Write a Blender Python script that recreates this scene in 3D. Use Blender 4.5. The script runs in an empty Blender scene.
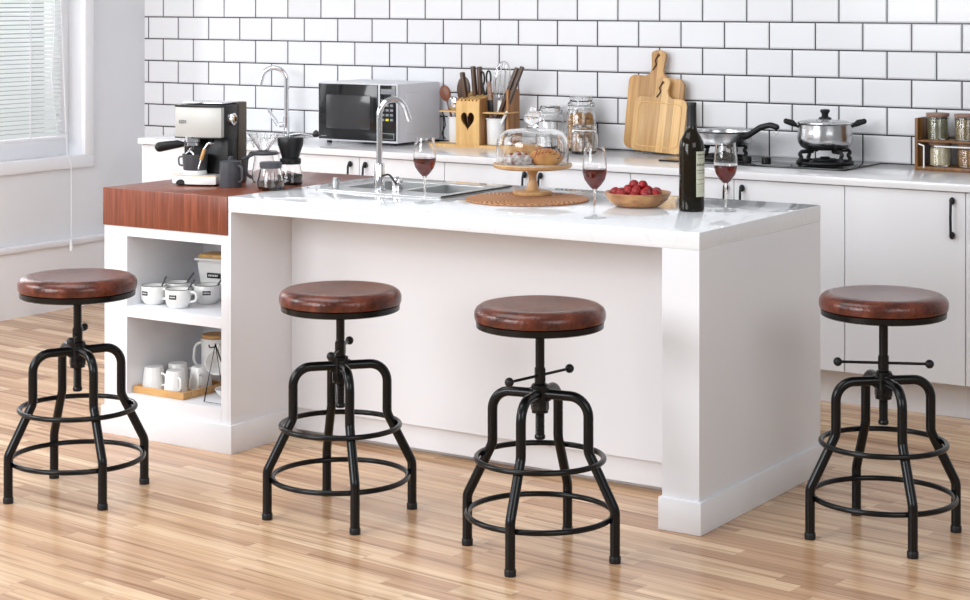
import bpy, bmesh, math, random
from mathutils import Vector, Matrix
R = math.radians
PI = math.pi
random.seed(7)
sc = bpy.context.scene
col = sc.collection

# ------------------------------------------------------------------ materials
def newmat(name):
    m = bpy.data.materials.new(name); m.use_nodes = True
    nt = m.node_tree; b = nt.nodes['Principled BSDF']
    return m, nt, b
def pmat(name, c, rough=.5, metal=0, coat=0, trans=0, ior=1.45, noise=0, nscale=8, bump=0, bscale=200, spec=.5, stretch=(1,1,1), c2=None):
    m, nt, b = newmat(name)
    b.inputs['Base Color'].default_value = (*c, 1)
    b.inputs['Roughness'].default_value = rough
    b.inputs['Metallic'].default_value = metal
    b.inputs['Coat Weight'].default_value = coat
    b.inputs['Coat Roughness'].default_value = .08
    b.inputs['Transmission Weight'].default_value = trans
    b.inputs['IOR'].default_value = ior
    b.inputs['Specular IOR Level'].default_value = spec
    tc = nt.nodes.new('ShaderNodeTexCoord')
    mp = nt.nodes.new('ShaderNodeMapping'); mp.inputs['Scale'].default_value = stretch
    nt.links.new(tc.outputs['Object'], mp.inputs['Vector'])
    if noise or c2:
        n = nt.nodes.new('ShaderNodeTexNoise'); n.inputs['Scale'].default_value = nscale; n.inputs['Detail'].default_value = 5
        nt.links.new(mp.outputs[0], n.inputs['Vector'])
        cr = nt.nodes.new('ShaderNodeValToRGB')
        cc = c2 if c2 else tuple(max(0, x*(1-noise)) for x in c)
        cr.color_ramp.elements[0].position = .33; cr.color_ramp.elements[1].position = .67
        cr.color_ramp.elements[0].color = (*cc, 1); cr.color_ramp.elements[1].color = (*c, 1)
        nt.links.new(n.outputs['Fac'], cr.inputs['Fac'])
        nt.links.new(cr.outputs['Color'], b.inputs['Base Color'])
    if bump:
        n2 = nt.nodes.new('ShaderNodeTexNoise'); n2.inputs['Scale'].default_value = bscale; n2.inputs['Detail'].default_value = 3
        nt.links.new(mp.outputs[0], n2.inputs['Vector'])
        bp = nt.nodes.new('ShaderNodeBump'); bp.inputs['Strength'].default_value = bump; bp.inputs['Distance'].default_value = .002
        nt.links.new(n2.outputs['Fac'], bp.inputs['Height']); nt.links.new(bp.outputs[0], b.inputs['Normal'])
    return m
def math_node(nt, op, a, b=None):
    n = nt.nodes.new('ShaderNodeMath'); n.operation = op
    for i, v in enumerate((a, b)):
        if v is None: continue
        if isinstance(v, (int, float)): n.inputs[i].default_value = v
        else: nt.links.new(v, n.inputs[i])
    return n.outputs[0]
def ramp(nt, fac, stops):
    cr = nt.nodes.new('ShaderNodeValToRGB')
    e = cr.color_ramp.elements
    while len(e) > 1: e.remove(e[-1])
    e[0].position = stops[0][0]; e[0].color = (*stops[0][1], 1)
    for p, c in stops[1:]:
        k = e.new(p); k.color = (*c, 1)
    nt.links.new(fac, cr.inputs['Fac'])
    return cr.outputs['Color']
def mixc(nt, fac, a, b, mode='MIX'):
    n = nt.nodes.new('ShaderNodeMix'); n.data_type = 'RGBA'; n.blend_type = mode
    for sock, v in ((n.inputs['Factor'], fac), (n.inputs['A'], a), (n.inputs['B'], b)):
        if isinstance(v, (int, float)): sock.default_value = v
        elif isinstance(v, tuple): sock.default_value = (*v, 1)
        else: nt.links.new(v, sock)
    for o in n.outputs:
        if o.type == 'RGBA': return o
def wood(name, dark, light, scale=(2, 30, 30), rough=.4, coat=0., detail=8, plank=None, contrast=(.3, .7)):
    m, nt, b = newmat(name)
    tc = nt.nodes.new('ShaderNodeTexCoord')
    mp = nt.nodes.new('ShaderNodeMapping'); mp.inputs['Scale'].default_value = scale
    nt.links.new(tc.outputs['Object'], mp.inputs['Vector'])
    n = nt.nodes.new('ShaderNodeTexNoise'); n.inputs['Scale'].default_value = 1; n.inputs['Detail'].default_value = detail
    n.inputs['Distortion'].default_value = .4
    nt.links.new(mp.outputs[0], n.inputs['Vector'])
    c = ramp(nt, n.outputs['Fac'], [(contrast[0], dark), (contrast[1], light)])
    if plank:   # glued strips: (axis index, width)
        sx = nt.nodes.new('ShaderNodeSeparateXYZ'); nt.links.new(tc.outputs['Object'], sx.inputs[0])
        f = math_node(nt, 'FLOOR', math_node(nt, 'DIVIDE', sx.outputs[plank[0]], plank[1]))
        w = nt.nodes.new('ShaderNodeTexWhiteNoise'); w.noise_dimensions = '1D'; nt.links.new(f, w.inputs['W'])
        g = ramp(nt, w.outputs['Value'], [(0, (.62, .55, .48)), (1, (1.08, 1.05, 1.0))])
        c = mixc(nt, 1.0, c, g, 'MULTIPLY')
    nt.links.new(c, b.inputs['Base Color'])
    b.inputs['Roughness'].default_value = rough
    b.inputs['Coat Weight'].default_value = coat; b.inputs['Coat Roughness'].default_value = .1
    return m

M = {}
M['wall'] = pmat('wall_paint', (.76, .765, .795), .7, noise=.03, nscale=3)
M['trimw'] = pmat('white_trim', (.86, .86, .89), .4)
M['island'] = pmat('white_satin_lacquer', (.80, .807, .84), .35)
M['cab'] = pmat('white_cabinet_lacquer', (.79, .795, .82), .3)
M['cabgap'] = pmat('cabinet_carcass', (.75, .74, .74), .5)
M['glassy_top'] = pmat('white_worktop_stone', (.80, .79, .80), .15, c2=(.77, .76, .78), nscale=4)
M['black_metal'] = pmat('black_powder_coat', (.004, .004, .0045), .25, spec=.35)
M['rubber'] = pmat('black_plastic', (.010, .010, .011), .38, spec=.4)
M['gloss_black'] = pmat('glossy_black', (.008, .008, .009), .08)
M['chrome'] = pmat('chrome', (.80, .80, .82), .08, metal=1)
M['steel'] = pmat('brushed_steel', (.62, .62, .63), .22, metal=1, noise=.15, nscale=60, stretch=(1, 1, 8))
M['sink_steel'] = pmat('satin_sink_steel', (.60, .61, .61), .34, metal=.85)
M['ceramic'] = pmat('white_ceramic', (.82, .82, .81), .12)
M['glass'] = pmat('clear_glass', (1, 1, 1), .0, trans=1, ior=1.45)
M['thin_glass'] = pmat('clear_dome_glass', (1, 1, 1), .0, trans=1, ior=1.4)
M['window_glass'] = pmat('window_glass', (1, 1, 1), .0, trans=1, ior=1.05)
M['wine'] = pmat('red_wine', (.16, .022, .016), .0, trans=.85, ior=1.34)
M['bottle'] = pmat('dark_bottle_glass', (.006, .005, .003), .05, c2=(.014, .008, .002), nscale=5, spec=.35)
M['capsule'] = pmat('black_capsule', (.012, .012, .014), .4)
M['mw_white'] = pmat('microwave_white', (.66, .66, .70), .35)
M['machine'] = pmat('machine_champagne_white', (.50, .495, .47), .40, metal=.1)
M['graphite'] = pmat('graphite_enamel', (.065, .068, .078), .35)
M['taupe'] = pmat('taupe_wood', (.13, .10, .075), .5, noise=.4, nscale=20, stretch=(1, 1, .1))
M['badge'] = pmat('black_badge', (.01, .01, .01), .3)
M['print_white'] = pmat('white_print', (.8, .8, .8), .5)
M['print_grey'] = pmat('grey_print', (.22, .23, .25), .5)
M['screen'] = pmat('dark_screen', (.035, .035, .038), .12)
M['yellow'] = pmat('yellow_key', (.75, .65, .03), .4)
M['beans'] = pmat('coffee_beans', (.09, .04, .02), .5, c2=(.02, .008, .005), nscale=220, bump=1, bscale=250)
M['grounds'] = pmat('coffee_grounds', (.02, .012, .01), .8, bump=.6, bscale=500)
M['paper'] = pmat('bottle_label_paper', (.74, .73, .60), .7, c2=(.55, .56, .42), nscale=25)
M['ink'] = pmat('label_ink', (.10, .10, .08), .7)
M['doily'] = pmat('white_paper', (.82, .82, .80), .8, bump=.5, bscale=300)
M['bun'] = pmat('baked_crust', (.80, .45, .14), .4, c2=(.45, .13, .025), nscale=20)
M['bunpale'] = pmat('pale_pastry', (.74, .50, .24), .6, c2=(.50, .24, .08), nscale=28)
M['sugar'] = pmat('powdered_sugar', (.80, .78, .76), .8, c2=(.22, .12, .10), nscale=55, bump=1, bscale=80)
M['jam'] = pmat('red_jam_drizzle', (.28, .05, .02), .2)
M['berry'] = pmat('red_berry', (.37, .008, .009), .3, c2=(.20, .004, .005), nscale=60, bump=.9, bscale=260)
M['leaf'] = pmat('berry_stalk', (.12, .10, .03), .6)
M['walnut'] = pmat('walnut_shell', (.66, .38, .14), .6, c2=(.40, .18, .06), nscale=60, bump=1, bscale=140)
M['rope'] = pmat('leather_cord', (.03, .015, .012), .7)
M['herb'] = pmat('dried_herb', (.36, .34, .20), .8, c2=(.07, .07, .03), nscale=330, bump=1, bscale=300)
M['herb2'] = pmat('seed_mix', (.48, .36, .17), .8, c2=(.12, .09, .04), nscale=330, bump=1, bscale=300)
M['salt'] = pmat('pale_grain', (.80, .73, .52), .8, c2=(.62, .52, .32), nscale=250, bump=.6, bscale=300)
M['oat'] = pmat('brown_grain', (.55, .28, .08), .8, c2=(.18, .07, .02), nscale=300, bump=1, bscale=300)
M['cork'] = pmat('wooden_lid', (.36, .22, .16), .6, noise=.4, nscale=60)
M['blind'] = pmat('blind_slat', (.66, .675, .665), .45)
M['cordw'] = pmat('white_cord', (.85, .85, .87), .6)
M['hob'] = pmat('black_glass', (.006, .006, .007), .04)
M['iron'] = pmat('cast_iron', (.012, .012, .013), .5, bump=.3, bscale=300)
M['bamboo'] = wood('bamboo', (.50, .26, .085), (.80, .52, .23), (55, 55, 3), .45, plank=(0, .028))
M['bamboo2'] = wood('pale_bamboo', (.62, .36, .13), (.86, .60, .30), (55, 55, 3), .45, plank=(0, .031))
M['lightwood'] = wood('light_wood', (.58, .32, .10), (.80, .52, .21), (40, 40, 3), .45)
M['blockside'] = wood('block_wood_brown', (.25, .10, .03), (.45, .21, .07), (40, 40, 3), .5)
M['knifewood'] = wood('knife_handle_wood', (.04, .02, .012), (.13, .065, .035), (60, 60, 6), .4)
M['spoonwood'] = wood('red_brown_spoon_wood', (.13, .035, .015), (.26, .085, .035), (60, 60, 6), .4)
M['plate_wood'] = wood('cake_stand_wood', (.48, .26, .11), (.70, .45, .22), (30, 4, 30), .4)
M['bowlwood'] = wood('bowl_wood', (.30, .12, .04), (.60, .32, .13), (25, 25, 60), .35, coat=.3)
M['traywood'] = wood('tray_wood', (.42, .20, .06), (.68, .40, .16), (5, 60, 60), .4)
M['darkrack'] = wood('rack_wood', (.10, .035, .006), (.28, .12, .022), (40, 40, 4), .4)

# red-brown block worktop: fine vertical streaks on the front, long grain on top
def m_sapele():
    m, nt, b = newmat('red_brown_butcher_block')
    tc = nt.nodes.new('ShaderNodeTexCoord')
    mp = nt.nodes.new('ShaderNodeMapping'); mp.inputs['Scale'].default_value = (95, 95, 5)
    nt.links.new(tc.outputs['Object'], mp.inputs['Vector'])
    n = nt.nodes.new('ShaderNodeTexNoise'); n.inputs['Scale'].default_value = 1; n.inputs['Detail'].default_value = 6
    nt.links.new(mp.outputs[0], n.inputs['Vector'])
    c = ramp(nt, n.outputs['Fac'], [(.25, (.13, .030, .014)), (.55, (.235, .062, .030)), (.8, (.33, .105, .055))])
    mp2 = nt.nodes.new('ShaderNodeMapping'); mp2.inputs['Scale'].default_value = (14, 2, .5)
    nt.links.new(tc.outputs['Object'], mp2.inputs['Vector'])
    n2 = nt.nodes.new('ShaderNodeTexNoise'); n2.inputs['Scale'].default_value = 1
    nt.links.new(mp2.outputs[0], n2.inputs['Vector'])
    g = ramp(nt, n2.outputs['Fac'], [(.35, (.8, .8, .8)), (.65, (1.1, 1.08, 1.05))])
    nt.links.new(mixc(nt, 1.0, c, g, 'MULTIPLY'), b.inputs['Base Color'])
    b.inputs['Roughness'].default_value = .3
    return m
M['sapele'] = m_sapele()

def m_leather():
    m, nt, b = newmat('red_brown_leather')
    tc = nt.nodes.new('ShaderNodeTexCoord')
    n = nt.nodes.new('ShaderNodeTexNoise'); n.inputs['Scale'].default_value = 16; n.inputs['Detail'].default_value = 8; n.inputs['Roughness'].default_value = .7
    nt.links.new(tc.outputs['Object'], n.inputs['Vector'])
    c = ramp(nt, n.outputs['Fac'], [(.34, (.045, .011, .006)), (.52, (.115, .026, .013)), (.68, (.20, .050, .024))])
    nt.links.new(c, b.inputs['Base Color'])
    v = nt.nodes.new('ShaderNodeTexNoise'); v.inputs['Scale'].default_value = 120; v.inputs['Detail'].default_value = 4
    nt.links.new(tc.outputs['Object'], v.inputs['Vector'])
    bp = nt.nodes.new('ShaderNodeBump'); bp.inputs['Strength'].default_value = .6; bp.inputs['Distance'].default_value = .002
    nt.links.new(v.outputs['Fac'], bp.inputs['Height']); nt.links.new(bp.outputs[0], b.inputs['Normal'])
    b.inputs['Roughness'].default_value = .21; b.inputs['Specular IOR Level'].default_value = .45
    return m
M['leather'] = m_leather()

def m_tiles():
    m, nt, b = newmat('white_metro_tiles_dark_grout')
    tc = nt.nodes.new('ShaderNodeTexCoord'); sx = nt.nodes.new('ShaderNodeSeparateXYZ')
    nt.links.new(tc.outputs['Object'], sx.inputs[0])
    TW, TH = .2005, .1095
    zr = math_node(nt, 'DIVIDE', math_node(nt, 'SUBTRACT', sx.outputs['Z'], 1.39 - 12*TH), TH)
    row = math_node(nt, 'FLOOR', zr); fz = math_node(nt, 'FRACT', zr)
    par = math_node(nt, 'MODULO', row, 2)          # row 12 starts at z 1.39 (even)
    xs = math_node(nt, 'ADD', math_node(nt, 'DIVIDE', math_node(nt, 'ADD', sx.outputs['X'], 6.579 + 20*TW), TW), math_node(nt, 'MULTIPLY', par, .5))
    fx = math_node(nt, 'FRACT', xs)
    dx = math_node(nt, 'MULTIPLY', math_node(nt, 'MINIMUM', fx, math_node(nt, 'SUBTRACT', 1, fx)), TW)
    dz = math_node(nt, 'MULTIPLY', math_node(nt, 'MINIMUM', fz, math_node(nt, 'SUBTRACT', 1, fz)), TH)
    d = math_node(nt, 'MINIMUM', dx, dz)
    c = ramp(nt, math_node(nt, 'MULTIPLY', d, 100), [(0, (.018, .016, .024)), (.23, (.018, .016, .024)), (.33, (.80, .795, .82)), (1, (.80, .795, .82))])
    w = nt.nodes.new('ShaderNodeTexWhiteNoise'); w.noise_dimensions = '2D'
    cb = nt.nodes.new('ShaderNodeCombineXYZ'); nt.links.new(math_node(nt, 'FLOOR', xs), cb.inputs[0]); nt.links.new(row, cb.inputs[1])
    nt.links.new(cb.outputs[0], w.inputs['Vector'])
    g = ramp(nt, w.outputs['Value'], [(0, (.95, .955, .955)), (1, (1, 1.01, 1.005))])
    nt.links.new(mixc(nt, 1.0, c, g, 'MULTIPLY'), b.inputs['Base Color'])
    mr = nt.nodes.new('ShaderNodeMapRange'); mr.inputs['From Min'].default_value = .002; mr.inputs['From Max'].default_value = .009
    mr.interpolation_type = 'SMOOTHSTEP'
    nt.links.new(d, mr.inputs['Value'])
    bp = nt.nodes.new('ShaderNodeBump'); bp.inputs['Strength'].default_value = 1; bp.inputs['Distance'].default_value = .003
    nt.links.new(mr.outputs[0], bp.inputs['Height']); nt.links.new(bp.outputs[0], b.inputs['Normal'])
    b.inputs['Roughness'].default_value = .18
    return m
M['tiles'] = m_tiles()

def m_floor():
    m, nt, b = newmat('three_strip_oak_laminate')
    tc = nt.nodes.new('ShaderNodeTexCoord')
    mp = nt.nodes.new('ShaderNodeMapping'); mp.inputs['Rotation'].default_value = (0, 0, R(5.5))
    nt.links.new(tc.outputs['Object'], mp.inputs['Vector'])
    sx = nt.nodes.new('ShaderNodeSeparateXYZ'); nt.links.new(mp.outputs[0], sx.inputs[0])
    SW, SL = .060, .50
    yr = math_node(nt, 'DIVIDE', sx.outputs['Y'], SW); row = math_node(nt, 'FLOOR', yr); fy = math_node(nt, 'FRACT', yr)
    wr = nt.nodes.new('ShaderNodeTexWhiteNoise'); wr.noise_dimensions = '1D'; nt.links.new(row, wr.inputs['W'])
    xr = math_node(nt, 'ADD', math_node(nt, 'DIVIDE', sx.outputs['X'], SL), math_node(nt, 'MULTIPLY', wr.outputs['Value'], 7.3))
    ci = math_node(nt, 'FLOOR', xr); fx = math_node(nt, 'FRACT', xr)
    cb = nt.nodes.new('ShaderNodeCombineXYZ'); nt.links.new(ci, cb.inputs[0]); nt.links.new(row, cb.inputs[1])
    w = nt.nodes.new('ShaderNodeTexWhiteNoise'); w.noise_dimensions = '2D'; nt.links.new(cb.outputs[0], w.inputs['Vector'])
    base = ramp(nt, w.outputs['Value'], [(0, (.46, .265, .15)), (.3, (.58, .36, .215)), (.6, (.66, .44, .27)), (.85, (.72, .50, .32)), (1, (.76, .55, .36))])
    # grain, shifted block by block
    cb2 = nt.nodes.new('ShaderNodeCombineXYZ')
    nt.links.new(math_node(nt, 'ADD', math_node(nt, 'MULTIPLY', sx.outputs['X'], 1.1), math_node(nt, 'MULTIPLY', w.outputs['Value'], 40)), cb2.inputs[0])
    nt.links.new(math_node(nt, 'MULTIPLY', sx.outputs['Y'], 42), cb2.inputs[1])
    nt.links.new(math_node(nt, 'MULTIPLY', w.outputs['Value'], 17), cb2.inputs[2])
    n = nt.nodes.new('ShaderNodeTexNoise'); n.inputs['Scale'].default_value = 1; n.inputs['Detail'].default_value = 6; n.inputs['Distortion'].default_value = .6
    nt.links.new(cb2.outputs[0], n.inputs['Vector'])
    g = ramp(nt, n.outputs['Fac'], [(.32, (.60, .50, .43)), (.46, (.93, .90, .87)), (.66, (1.16, 1.17, 1.16))])
    c = mixc(nt, 1.0, base, g, 'MULTIPLY')
    d = math_node(nt, 'MINIMUM', math_node(nt, 'MULTIPLY', math_node(nt, 'MINIMUM', fx, math_node(nt, 'SUBTRACT', 1, fx)), SL),
                  math_node(nt, 'MULTIPLY', math_node(nt, 'MINIMUM', fy, math_node(nt, 'SUBTRACT', 1, fy)), SW))
    j = ramp(nt, math_node(nt, 'MULTIPLY', d, 500), [(0, (.68, .62, .56)), (.5, (1, 1, 1))])
    c = mixc(nt, 1.0, c, j, 'MULTIPLY')
    nt.links.new(c, b.inputs['Base Color'])
    b.inputs['Roughness'].default_value = .24
    return m
M['floor'] = m_floor()

def m_marble():
    m, nt, b = newmat('polished_white_marble')
    tc = nt.nodes.new('ShaderNodeTexCoord')
    mp = nt.nodes.new('ShaderNodeMapping'); mp.inputs['Rotation'].default_value = (0, 0, .5); mp.inputs['Scale'].default_value = (1, 2.2, 1)
    nt.links.new(tc.outputs['Object'], mp.inputs['Vector'])
    n = nt.nodes.new('ShaderNodeTexNoise'); n.inputs['Scale'].default_value = 3.2; n.inputs['Detail'].default_value = 9; n.inputs['Distortion'].default_value = 1.4
    nt.links.new(mp.outputs[0], n.inputs['Vector'])
    c = ramp(nt, n.outputs['Fac'], [(.40, (.80, .81, .83)), (.49, (.80, .81, .83)), (.50, (.755, .765, .79)), (.51, (.80, .81, .83)), (1, (.82, .82, .85))])
    nt.links.new(c, b.inputs['Base Color'])
    b.inputs['Roughness'].default_value = .06
    b.inputs['IOR'].default_value = 1.45
    return m
M['marble'] = m_marble()

def m_weave():
    m, nt, b = newmat('woven_rattan')
    tc = nt.nodes.new('ShaderNodeTexCoord')
    sx = nt.nodes.new('ShaderNodeSeparateXYZ'); nt.links.new(tc.outputs['Object'], sx.inputs[0])
    r = math_node(nt, 'SQRT', math_node(nt, 'ADD', math_node(nt, 'MULTIPLY', sx.outputs['X'], sx.outputs['X']), math_node(nt, 'MULTIPLY', sx.outputs['Y'], sx.outputs['Y'])))
    a = math_node(nt, 'ARCTAN2', sx.outputs['Y'], sx.outputs['X'])
    s1 = math_node(nt, 'SINE', math_node(nt, 'MULTIPLY', r, 300))
    s2 = math_node(nt, 'SINE', math_node(nt, 'MULTIPLY', a, 56))
    h = math_node(nt, 'MULTIPLY', s1, s2)
    c = ramp(nt, math_node(nt, 'ADD', math_node(nt, 'MULTIPLY', h, .5), .5), [(.1, (.20, .07, .025)), (.55, (.50, .22, .09)), (1, (.66, .36, .17))])
    nt.links.new(c, b.inputs['Base Color'])
    bp = nt.nodes.new('ShaderNodeBump'); bp.inputs['Strength'].default_value = .8; bp.inputs['Distance'].default_value = .003
    nt.links.new(h, bp.inputs['Height']); nt.links.new(bp.outputs[0], b.inputs['Normal'])
    b.inputs['Roughness'].default_value = .6
    return m
M['weave'] = m_weave()

# ------------------------------------------------------------------ mesh helpers
class MB:
    def __init__(s): s.bm = bmesh.new()
    def box(s, x0, x1, y0, y1, z0, z1, bev=0, seg=2, mat=None):
        t = bmesh.new(); bmesh.ops.create_cube(t, size=1)
        for v in t.verts:
            v.co = Vector(((x0+x1)/2+v.co.x*(x1-x0), (y0+y1)/2+v.co.y*(y1-y0), (z0+z1)/2+v.co.z*(z1-z0)))
        if bev: bmesh.ops.bevel(t, geom=list(t.edges), offset=bev, segments=seg, profile=.5, affect='EDGES')
        s.add(t, mat); return s
    def add(s, t, mat=None):
        me = bpy.data.meshes.new('tmp')
        if mat is not None: t.transform(mat)
        t.to_mesh(me); t.free(); s.bm.from_mesh(me); bpy.data.meshes.remove(me)
    def lathe(s, prof, n=48, mat=None, closed=False, a0=0, a1=2*PI):
        t = bmesh.new(); full = abs(a1-a0-2*PI) < 1e-6
        m = n if full else n+1
        rings = []
        for r, z in prof:
            if r < 1e-6: rings.append([t.verts.new((0, 0, z))])
            else: rings.append([t.verts.new((r*math.cos(a0+(a1-a0)*i/n), r*math.sin(a0+(a1-a0)*i/n), z)) for i in range(m)])
        pairs = list(zip(rings, rings[1:]))
        if closed: pairs.append((rings[-1], rings[0]))
        for A, B in pairs:
            for i in range(n):
                j = (i+1) % m
                if len(A) == 1 and len(B) == 1: continue
                try:
                    if len(A) == 1: t.faces.new((A[0], B[j], B[i]))
                    elif len(B) == 1: t.faces.new((A[i], A[j], B[0]))
                    else: t.faces.new((A[i], A[j], B[j], B[i]))
                except ValueError: pass
        bmesh.ops.recalc_face_normals(t, faces=t.faces)
        s.add(t, mat); return s
    def cyl(s, r, z0, z1, c=(0, 0), n=32, bev=0, mat=None):
        if bev: p = [(0, z0), (r-bev, z0), (r, z0+bev), (r, z1-bev), (r-bev, z1), (0, z1)]
        else: p = [(0, z0), (r, z0), (r, z1), (0, z1)]
        mm = Matrix.Translation((c[0], c[1], 0))
        return s.lathe(p, n, mm if mat is None else mat @ mm)
    def sphere(s, c, r, n=20, sc=(1, 1, 1), mat=None):
        t = bmesh.new(); bmesh.ops.create_uvsphere(t, u_segments=n, v_segments=max(8, n//2), radius=r)
        for v in t.verts: v.co = Vector((c[0]+v.co.x*sc[0], c[1]+v.co.y*sc[1], c[2]+v.co.z*sc[2]))
        s.add(t, mat); return s
    def tube(s, pts, r, closed=False, n=12, mat=None, rs=None):
        pts = [Vector(p) for p in pts]; t = bmesh.new(); N = len(pts); rings = []
        up = None
        for i, p in enumerate(pts):
            a = pts[i-1] if (i or closed) else p; b = pts[(i+1) % N] if (i < N-1 or closed) else p
            d = (b-a).normalized()
            if up is None:
                up = Vector((0, 0, 1)) if abs(d.z) < .9 else Vector((1, 0, 0))
            u = (up - d*up.dot(d)).normalized(); v = d.cross(u); up = u
            rr = rs[i] if rs else r
            rings.append([t.verts.new(p + u*rr*math.cos(2*PI*k/n) + v*rr*math.sin(2*PI*k/n)) for k in range(n)])
        prs = list(zip(rings, rings[1:]))
        if closed: prs.append((rings[-1], rings[0]))
        for A, B in prs:
            for k in range(n): t.faces.new((A[k], A[(k+1) % n], B[(k+1) % n], B[k]))
        if not closed:
            t.faces.new(rings[0]); t.faces.new(rings[-1])
        bmesh.ops.recalc_face_normals(t, faces=t.faces)
        s.add(t, mat); return s
    def plate(s, outer, holes, h, mat=None, bev=0):
        """polygon in XY with holes, extruded from z 0 to h"""
        t = bmesh.new(); es = []
        for lp in [outer]+list(holes):
            vs = [t.verts.new((p[0], p[1], 0)) for p in lp]
            es += [t.edges.new((vs[i], vs[(i+1) % len(vs)])) for i in range(len(vs))]
        if holes:
            bmesh.ops.triangle_fill(t, use_beauty=True, use_dissolve=False, edges=es)
        else:
            t.faces.new(t.verts)
        rim = [e for e in t.edges if len(e.link_faces) == 1]
        ret = bmesh.ops.extrude_face_region(t, geom=list(t.faces))
        nv = [g for g in ret['geom'] if isinstance(g, bmesh.types.BMVert)]
        bmesh.ops.translate(t, verts=nv, vec=(0, 0, h))
        bmesh.ops.recalc_face_normals(t, faces=t.faces)
        if bev:
            ed = [e for e in t.edges if len(e.link_faces) == 2 and e.calc_face_angle(0) > 1.2 and abs(e.verts[0].co.z-e.verts[1].co.z) < 1e-6]
            bmesh.ops.bevel(t, geom=ed, offset=bev, segments=2, profile=.5, affect='EDGES')
        s.add(t, mat); return s
    def build(s, name, mat, parent=None, loc=None, smooth=True, ang=38, rot=None):
        bm = s.bm
        if smooth:
            for f in bm.faces: f.smooth = True
            for e in bm.edges:
                if len(e.link_faces) == 2 and e.calc_face_angle(0) > R(ang): e.smooth = False
        me = bpy.data.meshes.new(name); bm.to_mesh(me); bm.free()
        me.materials.append(mat if not isinstance(mat, str) else M[mat])
        o = bpy.data.objects.new(name, me); col.objects.link(o)
        if parent: o.parent = parent
        if loc: o.location = loc
        if rot: o.rotation_euler = rot
        return o
def fillet(pts, r, n=6):
    pts = [Vector(p) for p in pts]; out = [pts[0]]
    for i in range(1, len(pts)-1):
        p = pts[i]; a = pts[i-1]-p; b = pts[i+1]-p
        ang = a.angle(b); rr = r[i-1] if isinstance(r, (list, tuple)) else r
        if rr <= 0 or ang > PI-.02: out.append(p); continue
        t = min(rr/math.tan(ang/2), a.length*.49 if i > 1 else a.length*.95, b.length*.49 if i < len(pts)-2 else b.length*.95)
        re = t*math.tan(ang/2)
        a.normalize(); b.normalize(); c = p + (a+b).normalized()*(re/math.sin(ang/2))
        v0 = p+a*t-c; v1 = p+b*t-c; tot = v0.angle(v1); ax = v0.cross(v1).normalized()
        for k in range(n+1): out.append(c + Matrix.Rotation(tot*k/n, 3, ax) @ v0)
    out.append(pts[-1]); return out
def ring(r, z, n=64): return [(r*math.cos(2*PI*k/n), r*math.sin(2*PI*k/n), z) for k in range(n)]
def rrect(x0, x1, y0, y1, r, n=6):
    out = []
    for cx, cy, a in ((x1-r, y1-r, 0), (x0+r, y1-r, 90), (x0+r, y0+r, 180), (x1-r, y0+r, 270)):
        for k in range(n+1):
            t = R(a+90*k/n); out.append((cx+r*math.cos(t), cy+r*math.sin(t)))
    return out
def tag(o, label=None, cat=None, group=None, kind=None):
    if label: o['label'] = label
    if cat: o['category'] = cat
    if group: o['group'] = group
    if kind: o['kind'] = kind
    return o
def empty(name, loc, rz=0, label=None, cat=None, group=None):
    o = bpy.data.objects.new(name, None); col.objects.link(o)
    o.empty_display_size = .05; o.location = loc; o.rotation_euler = (0, 0, rz)
    return tag(o, label, cat, group)
def copy_tree(o, parent=None):
    kids = [c for c in bpy.data.objects if c.parent == o]
    c = o.copy(); col.objects.link(c); c.parent = parent
    for k in kids: copy_tree(k, c)
    return c
def xform(loc, rot=(0, 0, 0)):
    from mathutils import Euler
    return Matrix.Translation(loc) @ Euler(rot).to_matrix().to_4x4()
TXZ = Matrix(((1, 0, 0, 0), (0, 0, -1, 0), (0, 1, 0, 0), (0, 0, 0, 1)))   # XY plate -> XZ plane, extruded towards -Y

# ------------------------------------------------------------------ camera
H = 1.5
cam = bpy.data.cameras.new('camera'); co = bpy.data.objects.new('camera', cam); col.objects.link(co)
co.location = (0, 0, H); co.rotation_euler = (R(90), 0, R(33.368))
cam.sensor_width = 36; cam.lens = 1900/970*36; cam.shift_x = 0; cam.shift_y = -305/970
cam.clip_start = .1; cam.clip_end = 100
sc.camera = co

# ------------------------------------------------------------------ setting
WY, WX, T = 7.06, -6.705, .84
fl = MB().box(-9.5, 2.5, 0, WY+.1, -.05, 0).build('floor', 'floor'); tag(fl, 'light oak strip laminate floor', 'floor', kind='structure')
wb = MB().box(WX-.12, 2.5, WY, WY+.12, 0, 2.6).build('wall_back', 'tiles'); tag(wb, 'white tiled wall with dark grout', 'wall', kind='structure')
# left wall with a window opening
wy0, wy1, wz0, wz1 = 5.00, 6.635, .72, 2.15
mw = Matrix(((0, 0, 1, WX-.12), (1, 0, 0, 0), (0, 1, 0, 0), (0, 0, 0, 1)))
wl = MB().plate([(1.5, 0), (WY, 0), (WY, 2.6), (1.5, 2.6)], [[(wy0, wz0), (wy1, wz0), (wy1, wz1), (wy0, wz1)]], .12, mat=mw).build('wall_left', 'wall')
tag(wl, 'pale lavender grey painted side wall', 'wall', kind='structure')
bl = MB().box(WX, WX+.035, 1.5, WY, 0, .315).box(WX, WX+.048, 1.5, WY, .303, .330, .004).build('baseboard_left', 'trimw')
tag(bl, 'tall white wainscot band with a moulded cap along the side wall', 'baseboard', kind='structure')
w1 = empty('window_1', (WX, (wy0+wy1)/2, wz0)); tag(w1, 'white framed window with lowered slat blind', 'window', kind='structure')
def L(y0, y1, z0, z1): return y0-(wy0+wy1)/2, y1-(wy0+wy1)/2, z0-wz0, z1-wz0
mb = MB(); cw = .055
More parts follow.
